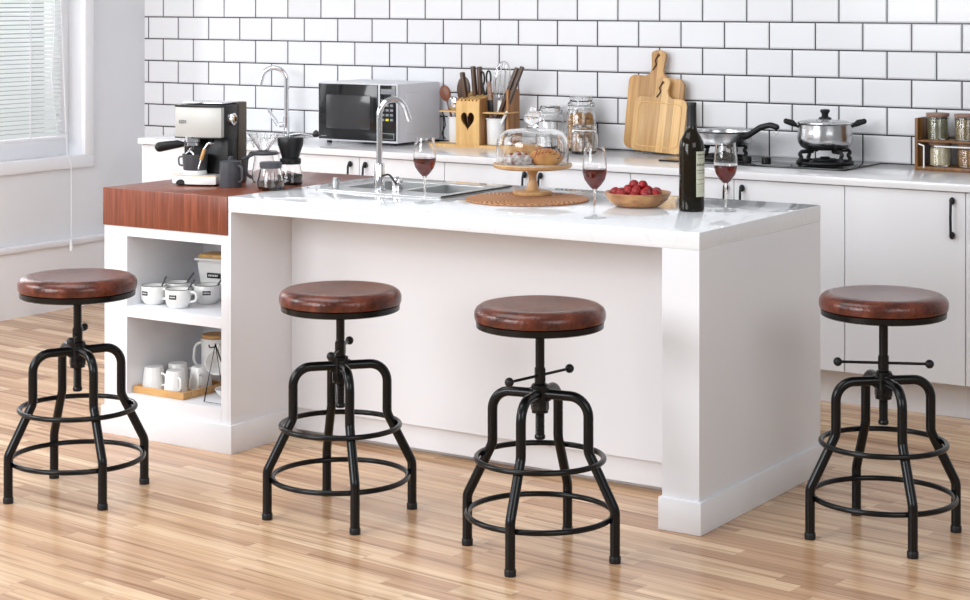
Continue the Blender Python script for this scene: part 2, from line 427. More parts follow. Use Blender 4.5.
for (a, b_, c_, d_) in ((wy0-cw, wy1+cw, wz0-cw, wz0+.004), (wy0-cw, wy1+cw, wz1-.004, wz1+cw), (wy0-cw, wy0+.004, wz0+.004, wz1-.004), (wy1-.004, wy1+cw, wz0+.004, wz1-.004)):
    q = L(a, b_, c_, d_); mb.box(-.012, .016, *q, .004)
mb.build('window_casing', 'trimw', w1)
mb = MB()
for (a, b_, c_, d_) in ((wy0, wy1, wz0, wz0+.11), (wy0, wy1, wz1-.06, wz1), (wy0, wy0+.09, wz0+.11, wz1-.06), (wy1-.11, wy1, wz0+.11, wz1-.06), ((wy0+wy1)/2-.03, (wy0+wy1)/2+.03, wz0+.11, wz1-.06)):
    q = L(a, b_, c_, d_); mb.box(-.155, -.100, *q, .003)
mb.build('window_frame', 'trimw', w1)
q = L(wy0+.04, wy1-.04, wz0+.04, wz1-.04); MB().box(-.14, -.134, *q).build('window_pane', 'window_glass', w1)
# venetian blind
vb = empty('venetian_blind', (WX-.055, 5.78, .805), label='white venetian blind lowered almost to the sill of the left window', cat='blind')
mb = MB(); bz0, bz1, hy = .805, 2.12, .755
nsl = int((bz1-bz0-.05)/.0205)
for i in range(nsl):
    zc = .03 + i*.0205
    t = bmesh.new(); bmesh.ops.create_cube(t, size=1)
    for v in t.verts: v.co = Vector((v.co.x*.025, v.co.y*2*hy, v.co.z*.0012))
    mb.add(t, xform((0, 0, zc), (0, R(40), 0)))
mb.build('slats', 'blind', vb)
MB().box(-.013, .013, -hy-.01, hy+.035, 0, .016, .003).build('bottom_rail', 'trimw', vb)
MB().box(-.016, .016, -hy, hy+.03, bz1-bz0-.015, bz1-bz0+.02, .003).build('head_rail', 'trimw', vb)
mb = MB()
for yy in (-.55, 0, .55): mb.box(.0135, .0145, yy-.004, yy+.004, .0, bz1-bz0)
mb.build('ladder_tape', 'trimw', vb)
MB().tube([(.022, hy-.06, bz1-bz0-.02), (.022, hy-.06, .55), (.024, hy-.08, .30), (.022, hy-.04, 0.02)], .0018, n=6).build('tilt_wand', 'trimw', vb)
c = empty('blind_cord', (WX+.055, 6.50, .29), label='thin white blind cord with tassel hanging down the side wall below the window', cat='cord')
MB().tube([(0, 0, .03), (0, 0, .40), (-.03, -.0, .46), (-.11, .005, 1.8)], .0016, n=6).build('cord', 'cordw', c)
MB().lathe([(0, -.012), (.008, -.012), (.009, .01), (.004, .035), (0, .037)], 12).build('tassel', 'cordw', c)

# ------------------------------------------------------------------ back run of cabinets
Yf = 6.47
def handle(x, z0, z1, y, parent):
    zc = (z0+z1)/2; h = (z1-z0)/2
    mb = MB().tube(fillet([(x, y, zc+h-.012), (x, y-.024, zc+h-.012), (x, y-.027, zc), (x, y-.024, zc-h+.012), (x, y, zc-h+.012)], .012), .0048, n=10)
    for s_ in (1, -1): mb.sphere((x, y-.010, zc+s_*(h-.012)), .0105, 12, (1, 1, 1.3))
    return mb.build('handle', 'rubber', parent)
def base_unit(x0, x1, hx, label, top_h=.13):
    t = empty('base_cabinet', ((x0+x1)/2, Yf, 0), label=label, cat='kitchen cabinet', group='white base cabinets under the back worktop')
    w = (x1-x0)/2
    MB().box(-w, w, .02, WY-Yf-.03, .13, .812).build('carcass', 'cabgap', t)
    MB().box(-w, w, .09, .105, 0, .13).build('toe_kick', 'cab', t)
    if len(hx) == 2:
        for a, b_, h_ in ((-w+.0015, -.0015, hx[0]), (.0015, w-.0015, hx[1])):
            d = MB().box(a, b_, 0, .019, .132, .808, .0015, 1).build('door', 'cab', t)
            handle(h_-(x0+x1)/2, .645, .79, 0, d)
    else:
        d = MB().box(-w+.0015, w-.0015, 0, .019, .132, .808, .0015, 1).build('door', 'cab', t)
        handle(hx[0]-(x0+x1)/2, .645, .79, 0, d)
    return t
base_unit(-6.165, -5.345, (-5.80, -5.735), 'white base cabinet at the window end behind the coffee machine')
base_unit(-5.345, -4.462, (-4.945, -4.865), 'white two door base cabinet below the microwave')
base_unit(-4.462, -3.585, (-4.065, -3.99), 'white two door base cabinet behind the cake stand')
base_unit(-3.585, -2.700, (-3.172, -3.105), 'white two door base cabinet below the gas hob')
base_unit(-2.700, -1.80, (-2.295, -2.21), 'white base cabinet right of the hob with a long black handle')
ct = empty('worktop', (-4.0, 6.76, .812), label='long white worktop along the tiled wall under the microwave and hob', cat='worktop')
# worktop pieces (hole for the rear sink)
mb = MB().plate([(-2.17, -.31), (2.2, -.31), (2.2, .298), (-2.17, .298)], [[(-1.95, -.12), (-1.55, -.12), (-1.55, .14), (-1.95, .14)]], .028, bev=.002)
mb.build('slab', 'glassy_top', ct)
sk = empty('rear_sink', (-5.75, 6.77, T), label='steel inset sink in the back worktop at the window end', cat='sink')
MB().plate(rrect(-.24, .24, -.17, .21, .02), [rrect(-.19, .14, -.11, .13, .02)], .003).build('rim', 'steel', sk)
MB().box(-.19, .14, -.11, .13, -.020, -.017).build('basin', 'steel', sk)

# rear tap
f2 = empty('rear_tap', (-5.690, 6.945, T+.0035), R(33), 'tall chrome swan neck tap in front of the tiles behind the coffee grinder', 'tap')
MB().cyl(.016, 0, .085, bev=.002).cyl(.02, 0, .01).build('body', 'chrome', f2)
arc = [(0, 0, .08), (0, 0, .255)] + [(-.060+.060*math.cos(a), 0, .255+.060*math.sin(a)) for a in [PI*k/14 for k in range(1, 13)]] + [(-.124, 0, .236)]
MB().tube(arc, .0118, n=14).build('spout', 'chrome', f2)
MB().tube([(-.01, 0, .05), (-.035, 0, .045)], .012).tube([(-.04, 0, .045), (-.085, -.02, .12)], .008, rs=[.011, .008]).build('lever', 'chrome', f2)

# ------------------------------------------------------------------ island
X0, X1, X2, XR, Y0, Y1 = -4.68, -4.11, -2.52, -2.403, 4.73, 5.565
cabn = empty('shelf_cabinet', ((X0+X1)/2, Y0, 0), label='white open shelf cabinet with mugs and jugs at the left end of the island', cat='cabinet')
cx = (X0+X1)/2
def bb(x0, x1, y0, y1, z0, z1, bev=.0012, name=None, m='island', par=None, mbx=None):
    return (mbx or MB()).box(x0, x1, y0, y1, z0, z1, bev, 1)
ND = .385
mb = MB()
mb.box(X0-cx, -4.574-cx, 0, Y1-Y0, 0, .713, .001, 1)                # left side
mb.box(-4.152-cx, X1-cx-.012, 0, Y1-Y0, 0, .713, .001, 1)                 # right side post
mb.box(-4.574-cx, -4.152-cx, 0, Y1-Y0, .68, .713)
mb.box(-4.574-cx, -4.152-cx, 0, Y1-Y0, 0, .143)
mb.box(-4.574-cx, -4.152-cx, ND, Y1-Y0, .143, .68)
mb.build('carcass', 'island', cabn)
MB().box(-4.574-cx, -4.152-cx, 0.0, ND, .405, .442, .001, 1).build('shelf', 'island', cabn)
MB().box(X0-cx-.008, X1-cx+.009, -.009, .0005, 0, .093, .0006).build('plinth', 'island', cabn)
wt = MB().box(-.2875, .2715, 0, Y1-Y0+.005, 0, .127, .002, 2).build('wooden_worktop', 'sapele', loc=(-4.394, Y0-.006, .713))
tag(wt, 'thick red brown wooden block top under the coffee machine', 'worktop')

isl = empty('kitchen_island', (-3.25, Y0, 0), label='white kitchen island with polished top and open knee space behind the stools', cat='kitchen island')
ix = -3.25
hole = [(-3.985-ix, 5.155-Y0), (-3.54-ix, 5.155-Y0), (-3.54-ix, 5.44-Y0), (-3.985-ix, 5.44-Y0)]
MB().plate([(-4.1215-ix, 0), (XR-ix, 0), (XR-ix, Y1-Y0), (-4.1215-ix, Y1-Y0)], [hole], .050, mat=Matrix.Translation((0, 0, .790)), bev=.0012).build('top', 'marble', isl)
MB().box(X2-ix, XR-ix, 0, Y1-Y0, 0, .79, .001, 1).build('end_panel', 'island', isl)
MB().box(-4.1215-ix, -4.110-ix, 0, Y1-Y0, .0, .79, .0005, 1).build('side_panel', 'island', isl)
MB().box(-4.110-ix, -4.101-ix, .0006, .375, 0, .093, .0006).build('side_plinth', 'island', isl)
MB().box(-4.109-ix, X2-ix, .31, .33, .10, .79).build('back_panel', 'island', isl)
MB().box(-4.109-ix, X2-ix, .375, .39, 0, .10).build('toe_kick', 'island', isl)
MB().box(-4.109-ix, X2-ix, .330, Y1-Y0, .02, .60).build('body', 'island', isl)
MB().box(X2-ix-.008, XR-ix+.009, -.009, Y1-Y0+.006, 0, .093, .003).build('plinth', 'island', isl)

# ------------------------------------------------------------------ island sink
sk = empty('island_sink', (-3.76, 5.27, T), label='stainless steel double sink let into the island top', cat='sink')
bas = [rrect(-.215, .005, -.10, .155, .02), rrect(.03, .205, -.10, .155, .02)]
MB().plate(rrect(-.26, .26, -.215, .205, .012), bas, .004, bev=.001).build('rim', 'sink_steel', sk)
for i, (a, b_) in enumerate(((-.215, .005), (.03, .205))):
    mb = MB(); mb.box(a, b_, -.10, .155, -.146, -.142)
    mb.box(a-.002, a, -.10, .155, -.146, .001).box(b_, b_+.002, -.10, .155, -.146, .001).box(a, b_, -.102, -.10, -.146, .001).box(a, b_, .155, .157, -.146, .001)
    mb.build('basin', 'sink_steel', sk)
MB().tube([(.262, -.215, .006), (.262, .205, .006)], .003, n=8).build('edge_rail', 'rubber', sk)
MB().cyl(.013, .004, .030, (-.218, -.155), bev=.002).cyl(.010, .030, .040, (-.218, -.155), bev=.001).build('drain_knob', 'sink_steel', sk)
fa = empty('kitchen_tap', (-3.794, 5.118, T+.0042), R(62), 'tall chrome arched tap at the front edge of the island sink', 'tap')
MB().lathe([(0, 0), (.021, 0), (.021, .006), (.0175, .008), (.0175, .088), (.0155, .092), (0, .092)], 28).build('body', 'chrome', fa)
rr = .050
arc = [(0, 0, .085), (0, 0, .255)] + [(rr-rr*math.cos(a), 0, .255+rr*math.sin(a)) for a in [PI*k/14 for k in range(1, 13)]] + [(2*rr+.012, 0, .232)]
MB().tube(arc, .0098, n=16).build('spout', 'chrome', fa)
MB().tube(fillet([(.0, -.012, .05), (.015, -.045, .06), (.03, -.07, .025)], .02), .0035).build('lever', 'rubber', fa)
dv = empty('sink_valve', (-3.735, 5.140, T+.0042), 0, 'small chrome valve block just right of the island tap', 'valve')
MB().box(-.014, .014, -.012, .012, 0, .042, .002).build('block', 'chrome', dv)
MB().cyl(.006, .042, .050, bev=.001).build('cap', 'chrome', dv)

# ------------------------------------------------------------------ stools
def stool():
    t = empty('bar_stool', (0, 0, 0))
    MB().lathe([(0, .612), (.170, .612), (.1750, .615), (.1772, .624), (.1768, .637), (.1715, .647), (.160, .6545), (.145, .6572), (.125, .6562), (.09, .6525), (0, .6515)], 72).build('seat', 'leather', t)
    MB().lathe([(0, .593), (.166, .593), (.1715, .596), (.1725, .611), (.168, .6145), (0, .6145)], 72).build('seat_plate', 'black_metal', t)
    for k in range(4):
        a = k*PI/2
        path = fillet([(.014, 0, .430), (.138, 0, .430), (.138, 0, .285), (.2125, 0, .138), (.2125, 0, .004)], [.052, .045, .045], 8)
        m = Matrix.Rotation(a, 4, 'Z')
        lg = MB().tube(path, .0135, n=18, mat=m).build('leg', 'black_metal', t)
        MB().lathe([(0, 0), (.0150, 0), (.0156, .003), (.0156, .016), (.0143, .018), (0, .018)], 20, mat=m @ Matrix.Translation((.2125, 0, 0))).build('foot_cap', 'rubber', lg)
    MB().tube(ring(.1955, .110), .0078, closed=True, n=12).build('foot_ring', 'black_metal', t)
    MB().tube(ring(.171, .258), .0078, closed=True, n=12).build('upper_ring', 'black_metal', t)
    hb = MB().lathe([(0, .385), (.0225, .385), (.0245, .389), (.0245, .405), (.0235, .409), (.0235, .452), (.018, .458), (0, .458)], 8, mat=Matrix.Rotation(.3, 4, 'Z'))
    hb.cyl(.0225, .380, .455, n=28).box(-.03, .03, -.009, .009, .412, .446, .003).box(-.009, .009, -.03, .03, .412, .446, .003)
    hb.build('hub', 'black_metal', t)
    pr = [(0, .308), (.012, .308), (.0145, .311), (.0145, .318), (.0118, .322)]
    z = .325
    while z < .50: pr += [(.0128, z), (.0116, z+.0022)]; z += .0044
    pr += [(.0125, .505), (.0125, .612), (0, .612)]
    MB().lathe(pr, 20).build('screw_post', 'black_metal', t)
    MB().cyl(.016, .463, .497, n=6).cyl(.0145, .458, .500, n=24).build('collar', 'black_metal', t)
    br = MB().tube([(-.125, 0, 0), (.125, 0, 0)], .004, n=10).build('turning_bar', 'black_metal', t, loc=(0, 0, .479))
    for s_ in (-1, 1): MB().sphere((s_*.125, 0, 0), .0125, 16).build('ball_knob', 'rubber', br)
    return t
st = stool()
G = 'brown leather bar stools in front of the island'
specs = [((-4.171, 4.103), 65, 93, 0, 'brown leather bar stool at the far left in front of the shelf cabinet'),
         ((-3.370, 4.357), 48.7, 82, -.004, 'brown leather bar stool second from left, its turning bar seen nearly end on'),
         ((-2.6825, 4.3415), 10.5, 48, .014, 'brown leather bar stool nearest the camera, its turning bar slanting up to the right'),
         ((-1.977, 5.013), 42.6, -8, .016, 'brown leather bar stool right of the island end, with its turning bar level')]
for i, ((x, y), ang, psi, dz, lab) in enumerate(specs):
    o = st if i == 0 else copy_tree(st)
    o.location = (x, y, 0); o.rotation_euler = (0, 0, R(ang)); tag(o, lab, 'bar stool', G)
    for k in bpy.data.objects:
        if k.parent == o and k.name.split('.')[0] in ('seat', 'seat_plate'): k.location.z = dz
        if k.parent == o and k.name.startswith('turning_bar'): k.rotation_euler = (0, 0, R(33.4+psi-ang))

# ------------------------------------------------------------------ microwave
MW = empty('microwave', (-5.088, 6.70, T), label='white microwave with black glass door on the back worktop', cat='microwave')
w, dpt, h0, h1 = .219, .325, .012, .271
MB().box(-w, w, .012, dpt, h0, h1, .005).build('casing', 'mw_white', MW)
MB().box(-w, w, 0, .013, h0, h1, .003).build('front_frame', 'mw_white', MW)
MB().box(w-.0005, w+.0025, .06, dpt-.05, h0+.04, h1-.04, .002).build('side_panel', 'mw_white', MW)
dr = MB().box(-w+.006,   .114, -.006, .004, h0+.007, h1-.006, .002).build('door', 'gloss_black', MW)
MB().box(-w+.05, .075, -.0075, -.005, h0+.055, h1-.055, .001).build('door_window', 'screen', dr)
cp = MB().box(.127, w-.006, -.005, .004, h0+.010, h1-.006, .002).build('control_panel', 'gloss_black', MW)
MB().box(.134, w-.014, -.0065, -.004, h1-.045, h1-.022, .001).build('display', 'print_grey', cp)
for r_ in range(5):
    for c_ in range(3):
        xx = .136+c_*.0235; zz = h1-.068-r_*.021
        yel = (r_ == 4 and c_ == 1)
        MB().box(xx, xx+.016, -.0062, -.004, zz-.010, zz, .0005).build('key', 'yellow' if yel else 'print_grey', cp)
MB().box(.135, w-.014, -.0065, -.004, h0+.016, h0+.044, .001).build('open_button', 'print_grey', cp)
MB().box(.138, w-.017, -.0072, -.006, h0+.019, h0+.041, .001).build('open_button_face', 'badge', cp)
MB().box(-w+.02, -w+.05, -.0068, -.005, h0+.018, h0+.022).build('door_print', 'print_grey', dr)
for sx in (-w+.04, w-.04):
    for sy in (.03, dpt-.03): MB().cyl(.012, 0, .0125, (sx, sy), n=14).build('foot', 'rubber', MW)

# ------------------------------------------------------------------ utensil rack
ur = empty('utensil_rack', (-4.592, 6.87, T), R(3), 'light wooden utensil rack with a heart cut out of its knife block', 'utensil rack')
MB().plate(rrect(-.20, .17, -.035, .13, .05), [], .010).build('base_board', 'lightwood', ur)
heart = []
for k in range(36):
    a = 2*PI*k/36
    heart.append((.034*(math.sin(a)**3), .0028*(13*math.cos(a)-5*math.cos(2*a)-2*math.cos(3*a)-math.cos(4*a)) + .118))
bw = .058
fr = MB().plate([(-bw, .010), (bw, .010), (bw, .200), (-bw, .200)], [[(p[0], p[1]) for p in heart]], .009, mat=Matrix.Translation((0, -.03, 0)) @ TXZ)
fr.build('heart_panel', 'lightwood', ur)
mb = MB().box(-bw, -bw+.008, -.03, .085, .010, .212).box(bw-.008, bw, -.03, .085, .010, .212).box(-bw, bw, .078, .086, .010, .235)
mb.build('block_sides', 'blockside', ur)
mb = MB()
for i in range(6):
    x = -bw+.010+i*.0185; mb.box(x, x+.011, -.032, .085, -.004, .006, mat=xform((0, 0, .209), (R(14), 0, 0)))
mb.build('slot_slats', 'lightwood', ur)
MB().box(bw+.095, bw+.107, .03, .13, .010, .250, .002).build('end_board', 'blockside', ur)
MB().box(-.17, -bw, .0, .11, .146, .153, .002).box(bw, .172, -.01, .11, .146, .153, .002).build('cup_shelf', 'lightwood', ur)
def wloc(x, y, z):   # rack local to world
    v = Matrix.Rotation(R(3), 4, 'Z') @ Vector((x, y, z)); return (-4.592+v.x, 6.87+v.y, T+v.z)
for (x, y, lab) in ((-.105, .055, 'white utensil cup at the left of the knife block'), (.100, .035, 'white utensil cup at the right of the knife block')):
    MB().lathe([(0, .046), (.037, .046), (.039, .05), (.042, .153), (.046, .157), (.0455, .160), (.0385, .159), (.036, .055), (0, .054)], 32).build('utensil_cup', 'ceramic', None, wloc(x, y, -.034))
    o = col.objects[-1] if False else bpy.data.objects[[n for n in bpy.data.objects.keys() if n.startswith('utensil_cup')][-1]]
    tag(o, lab, 'cup', 'white utensil cups in the rack')
def knife(x, y, lean, ln, label, zb=.205, m='knifewood', g='knives in the heart block', name='kitchen_knife', tilt=0):
    t = empty(name, wloc(x, y, zb), R(3), label, 'knife', g)
    t.rotation_euler = (R(tilt), R(lean), R(3))
    MB().box(-.0085, .0085, -.0125, .0125, .012, ln, .005, 3).build('handle', m, t)
    MB().box(-.001, .001, -.011, .011, -.12, .012).build('blade', 'steel', t)
    MB().box(-.006, .006, -.012, .012, 0, .013, .002).build('bolster', 'rubber', t)
knife(-.030, .00, -9, .125, 'shortest dark wooden knife handle, leftmost in the heart block', .200)
knife(.000, .03, -5, .145, 'long dark wooden knife handle, second from the left in the block', .205)
knife(.018, .045, -3, .14, 'long dark wooden knife handle next to the scissors', .208)
sci = empty('scissors', wloc(.042, .04, .21), R(3), 'black handled kitchen scissors standing in the knife block', 'scissors')
MB().tube([(-.014+.011*math.cos(a), 0, .085+.030*math.sin(a)) for a in [2*PI*k/20 for k in range(20)]], .004, closed=True).tube([(-.013, 0, .055), (.002, 0, 0), (.004, 0, -.03)], .005).build('left_handle', 'rubber', sci)
MB().tube([(.018+.011*math.cos(a), 0, .090+.030*math.sin(a)) for a in [2*PI*k/20 for k in range(20)]], .004, closed=True).tube([(.016, 0, .06), (.002, 0, 0), (-.002, 0, -.03)], .005).build('right_handle', 'rubber', sci)
MB().box(-.008, .008, -.001, .001, -.12, -.02).build('blade', 'steel', sci)
# utensils in the left cup
def utensil(name, loc, rot, label, parts, cat='kitchen utensil', g='utensils in the rack cups'):
    t = empty(name, loc, 0, label, cat, g); t.rotation_euler = rot
    for nm, mb_, mt in parts: mb_.build(nm, mt, t)
utensil('wooden_spoon', wloc(-.110, .055, .03), (R(-2), R(-17), R(10)), 'round reddish wooden spoon leaning left out of the left cup',
        [('handle', MB().tube([(0, 0, 0), (0, 0, .18)], .005), 'spoonwood'), ('spoon_bowl', MB().sphere((0, 0, .205), .027, 20, (1, .3, 1.35)), 'spoonwood')])
utensil('steel_ladle', wloc(-.098, .045, .03), (R(3), R(-7), R(0)), 'steel ladle between the two wooden spoons in the left cup',
        [('handle', MB().tube([(0, 0, 0), (0, 0, .12)], .004), 'chrome'), ('ladle_bowl', MB().sphere((0, 0, .155), .028, 20, (1, .5, 1.2)), 'chrome')])
utensil('spatula', wloc(-.092, .07, .03), (0, R(2), R(0)), 'broad dark wooden spatula in the left cup beside the knives',
        [('handle', MB().tube([(0, 0, 0), (0, 0, .15)], .006), 'knifewood'), ('spatula_blade', MB().sphere((0, 0, .215), .036, 24, (1, .2, 1.6)), 'knifewood')])
utensil('small_paddle', wloc(.085, .03, .05), (R(2), R(-3), 0), 'short upright reddish wooden paddle in the right cup',
        [('handle', MB().box(-.010, .010, -.005, .005, 0, .235, .003), 'cork'), ('collar', MB().box(-.012, .012, -.007, .007, .10, .155, .003), 'rubber')])
wk = []
for k in range(5):
    a = PI*k/5
    pts = [(.036*math.sin(PI*j/16)**.8*math.cos(a)*(1 if s_ == 0 else -1), .036*math.sin(PI*j/16)**.8*math.sin(a)*(1 if s_ == 0 else -1), .16+.175*(1-math.cos(PI*j/16))/2) for s_ in (0,) for j in range(17)]
    pts2 = [(-p[0], -p[1], p[2]) for p in reversed(pts)]
    wk.append(pts+pts2[1:-1])
mb = MB()
for p in wk: mb.tube(p, .0013, closed=True, n=6)
utensil('whisk', wloc(.098, .05, .04), (0, R(6), 0), 'wire balloon whisk standing in the right cup',
        [('wires', mb, 'chrome'), ('handle', MB().cyl(.012, .0, .165, n=16, bev=.003), 'ceramic')])
utensil('wooden_tongs', wloc(.088, .04, .05), (R(-3), R(22), 0), 'pair of long dark wooden tongs leaning right out of the right cup',
        [('left_arm', MB().box(-.019, -.003, -.009, .009, 0, .315, .003), 'knifewood'), ('right_arm', MB().box(.004, .020, -.009, .009, 0, .330, .003), 'knifewood')])
utensil('white_spoon', wloc(.104, .02, .05), (0, R(30), 0), 'short white spoon handle leaning right in the right cup',
        [('handle', MB().box(-.006, .006, -.004, .004, 0, .125, .003), 'ceramic')])
# black bag clip loop hanging between the microwave and the rack
utensil('black_strap', (-4.795, 6.96, T+.02), (0, 0, 0), 'thin black strap hanging beside the microwave back corner',
        [('strap', MB().tube(fillet([(0, 0, 0), (-.02, 0, .02), (.0, 0, .06), (-.006, 0, .10), (-.02, 0, .125)], .02), .003), 'rubber')], 'strap', None)

# ------------------------------------------------------------------ glass jars
def jar(x, y, r, h, label, neck=.82):
    t = empty('glass_jar', (x, y, T), 0, label, 'jar', 'clip top glass jars on the back worktop')
    rn = r*neck; hs = h*.80
    th = .0028
    out = [(0, 0), (r*.92, 0), (r, .008), (r, hs*.80), (rn*1.02, hs*.95), (rn, hs)]
    inn = [(rn-th, hs), (rn*1.02-th, hs*.94), (r-th, hs*.79), (r-th, .012), (r*.9-th, .006), (0, .006)]
    MB().lathe(out+inn, 40).build('body', 'glass', t)
    ld = MB().lathe([(0, hs+.004), (rn+.002, hs+.004), (rn+.006, hs+.010), (rn+.004, hs+.017), (rn-.004, hs+.022), (rn-.004, h-.008), (rn-.008, h), (0, h),
                     (0, h-.004), (rn-.012, h-.005), (rn-.010, hs+.010), (0, hs+.009)], 40).build('lid', 'glass', t)
    MB().tube(ring(rn+.003, hs+.001), .0022, closed=True, n=8).build('seal', 'print_white', t)
    mb = MB().tube(ring(rn+.004, hs-.010, 40), .0014, closed=True, n=6)
    mb.tube([(-rn-.006, 0, hs-.012), (-rn-.014, 0, hs+.0), (-rn-.012, 0, hs-.030), (-rn-.022, 0, hs-.05)], .0016, n=6)
    mb.tube([(rn+.004, 0, hs-.012), (rn+.010, 0, hs+.01), (rn-.0, 0, hs+.02)], .0016, n=6)
    mb.build('clip_wire', 'chrome', t)
    return t
jar(-4.093, 6.955, .064, .232, 'tall clip top glass jar full of walnuts by the tiled wall')
jar(-4.258, 6.975, .060, .186, 'middle sized empty clip top jar behind the glass dome')
jar(-4.005, 6.835, .056, .122, 'small empty clip top jar in front of the walnut jar')
# walnuts
wt0 = None
def walnut(loc, k):
    global wt0
    if wt0 is None:
        t = bmesh.new(); bmesh.ops.create_icosphere(t, subdivisions=3, radius=.0125)
        for v in t.verts:
            n_ = v.co.normalized(); f_ = 1+.05*math.sin(9*n_.x+3*n_.z)*math.sin(8*n_.y)-.06*math.exp(-(n_.x/.12)**2)
            v.co = Vector((v.co.x*f_, v.co.y*f_*.95, v.co.z*f_*1.12))
        mb = MB(); mb.add(t); wt0 = mb.build('walnut', 'walnut'); o = wt0
    else:
        o = wt0.copy(); col.objects.link(o)
    o.location = loc; o.rotation_euler = (k*1.3, k*2.1, k*.7)
    tag(o, 'brown walnut inside the tall glass jar', 'walnut', 'walnuts in the tall jar')
k = 0
for lv in range(7):
    zz = T+.0235+lv*.0205
    n_ = 10; off = lv*.31
    for i in range(n_):
        if lv == 6 and i in (0, 3, 4, 8): continue
        a = 2*PI*i/n_+off
        walnut((-4.093+.0445*math.cos(a), 6.955+.0445*math.sin(a), zz+.002*math.sin(i*2.3)), k); k += 1
    for i in range(3):
        a = 2*PI*i/3+off; walnut((-4.093+.017*math.cos(a), 6.955+.017*math.sin(a), zz+.003*math.cos(i*5)), k); k += 1

# ------------------------------------------------------------------ cutting boards
def board(w_, h_, hw, hl, name, label, mt, loc, tilt, roll, groove):
    out = []
    rr_ = .030
    b0 = rrect(-w_/2, w_/2, 0, h_, rr_)
    # insert the handle on the top edge
    pts = []
    top = [(hw*1.0, h_), (hw*.62, h_+.012), (hw*.5, h_+.03), (hw*.62, h_+hl-.025)]
    top += [(hw*.66*math.cos(a), h_+hl-.022+.022*math.sin(a)) for a in [PI*j/8 for j in range(1, 8)]]
    top += [(-p[0], p[1]) for p in reversed(top[:4])]
    right_top = b0[0:7]; left_top = b0[7:14]; rest = b0[14:]
    pts = right_top + top + left_top + rest
    hole = [(.006*math.cos(2*PI*j/10), h_+hl-.022+.006*math.sin(2*PI*j/10)) for j in range(10)]
    t = empty(name, loc, 0, label, 'cutting board'); t.rotation_euler = (R(tilt), R(roll), 0)
    bd = MB().plate(pts, [hole], .016, mat=TXZ, bev=.002).build('panel', mt, t)
    if groove:
        g = [(p[0], -.0166, p[1]) for p in rrect(-w_/2+.022, w_/2-.022, .022, h_-.022, .025)]
        MB().tube(g, .0022, closed=True, n=6).build('groove', 'lightwood', bd)
    MB().tube(fillet([(0, -.018, h_+hl-.02), (-.012, -.022, h_+hl-.045), (-.004, -.02, h_+hl-.06), (-.020, -.02, h_+hl-.085)], .01), .0022, n=6).build('cord', 'rope', bd)
board(.262, .309, .054, .112, 'cutting_board', 'larger bamboo cutting board leaning on the tiles behind the smaller one', 'bamboo', (-3.782, 7.012, T+.010), -3, 4, False)
board(.243, .226, .050, .085, 'cutting_board', 'smaller pale bamboo cutting board with juice groove, in front of the larger one', 'bamboo2', (-3.726, 6.950, T+.009), -8, 3, True)

# ------------------------------------------------------------------ hob, pan, pot
hx, hy_ = -3.18, 6.865
hb = empty('gas_hob', (hx, hy_, T), label='black glass gas hob with two cast iron burners set on the worktop', cat='hob')
MB().box(-.395, .395, -.185, .165, 0, .007, .002).build('glass_plate', 'hob', hb)
def burner(px, py):
    b = MB().cyl(.062, .007, .016, (px, py), bev=.003).cyl(.048, .016, .026, (px, py), bev=.004).cyl(.020, .026, .033, (px, py), bev=.003).build('burner', 'iron', hb)
    mb = MB()
    for k in range(4):
        a = R(45+90*k+12)
        c_, s_ = math.cos(a), math.sin(a)
        path = [(.106, .010), (.120, .022), (.104, .034), (.118, .046), (.106, .056), (.055, .056)]
        mb.tube(fillet([(px+c_*r_, py+s_*r_, z_) for r_, z_ in path], .007, 4), .0078, n=8)
    mb.tube([(px+.106*math.cos(x), py+.106*math.sin(x), .0125) for x in [2*PI*j/40 for j in range(40)]], .0055, closed=True, n=8)
    mb.build('pan_support', 'iron', hb)
burner(.228, .015); burner(-.215, .010)
for kx, ky in ((.028, -.09), (-.05, -.10)): MB().cyl(.0185, .007, .030, (kx, ky), bev=.002, n=24).build('knob', 'rubber', hb)
pt = empty('cooking_pot', (hx+.228, hy_+.015, T+.0625), R(31), 'stainless steel pot with glass lid and two black handles on the right burner', 'pot')
MB().lathe([(0, 0), (.078, 0), (.094, .010), (.104, .026), (.107, .045), (.104, .066), (.103, .096), (.108, .100), (.106, .102), (.100, .099), (.101, .066), (.103, .045), (.099, .028), (.088, .012), (0, .004)], 64).build('body', 'steel', pt)
ld = MB().lathe([(.1075, .101), (.108, .104), (.095, .109), (.060, .114), (.02, .117), (0, .117), (0, .1145), (.02, .1145), (.059, .1115), (.093, .1065), (.104, .101)], 64).build('lid', 'glass', pt)
MB().tube(ring(.1065, .1035), .0025, closed=True, n=8).build('lid_rim', 'chrome', ld)
MB().lathe([(0, .116), (.026, .117), (.024, .122), (.013, .127), (.013, .136), (.020, .147), (.017, .154), (0, .156)], 28).build('lid_knob', 'rubber', ld)
for s_ in (-1, 1):
    a = MB().tube([(s_*.100, 0, .086), (s_*.118, 0, .094)], .006).tube([(s_*.112, 0, .092), (s_*.128, 0, .102), (s_*.152, 0, .108)], .010, rs=[.008, .013, .010], n=14)
    a.sphere((s_*.150, 0, .108), .011, 14).build('handle', 'rubber', pt)
pn = empty('saucepan', (hx-.215, hy_+.010, T+.0625), R(8), 'stainless steel frying pan with black handle on the left burner beside the wine bottle', 'pan')
MB().lathe([(0, 0), (.108, 0), (.119, .006), (.122, .016), (.123, .050), (.129, .055), (.127, .057), (.120, .052), (.119, .017), (.110, .006), (0, .004)], 64).build('body', 'steel', pn)
hp = [(.095, -.04, .030), (.125, -.055, .040), (.150, -.065, .055), (.185, -.07, .078), (.225, -.07, .088), (.250, -.07, .080)]
MB().tube(fillet(hp, .03, 4), .0118, n=14, rs=None).sphere((.250, -.07, .080), .0115, 14).build('handle', 'rubber', pn)
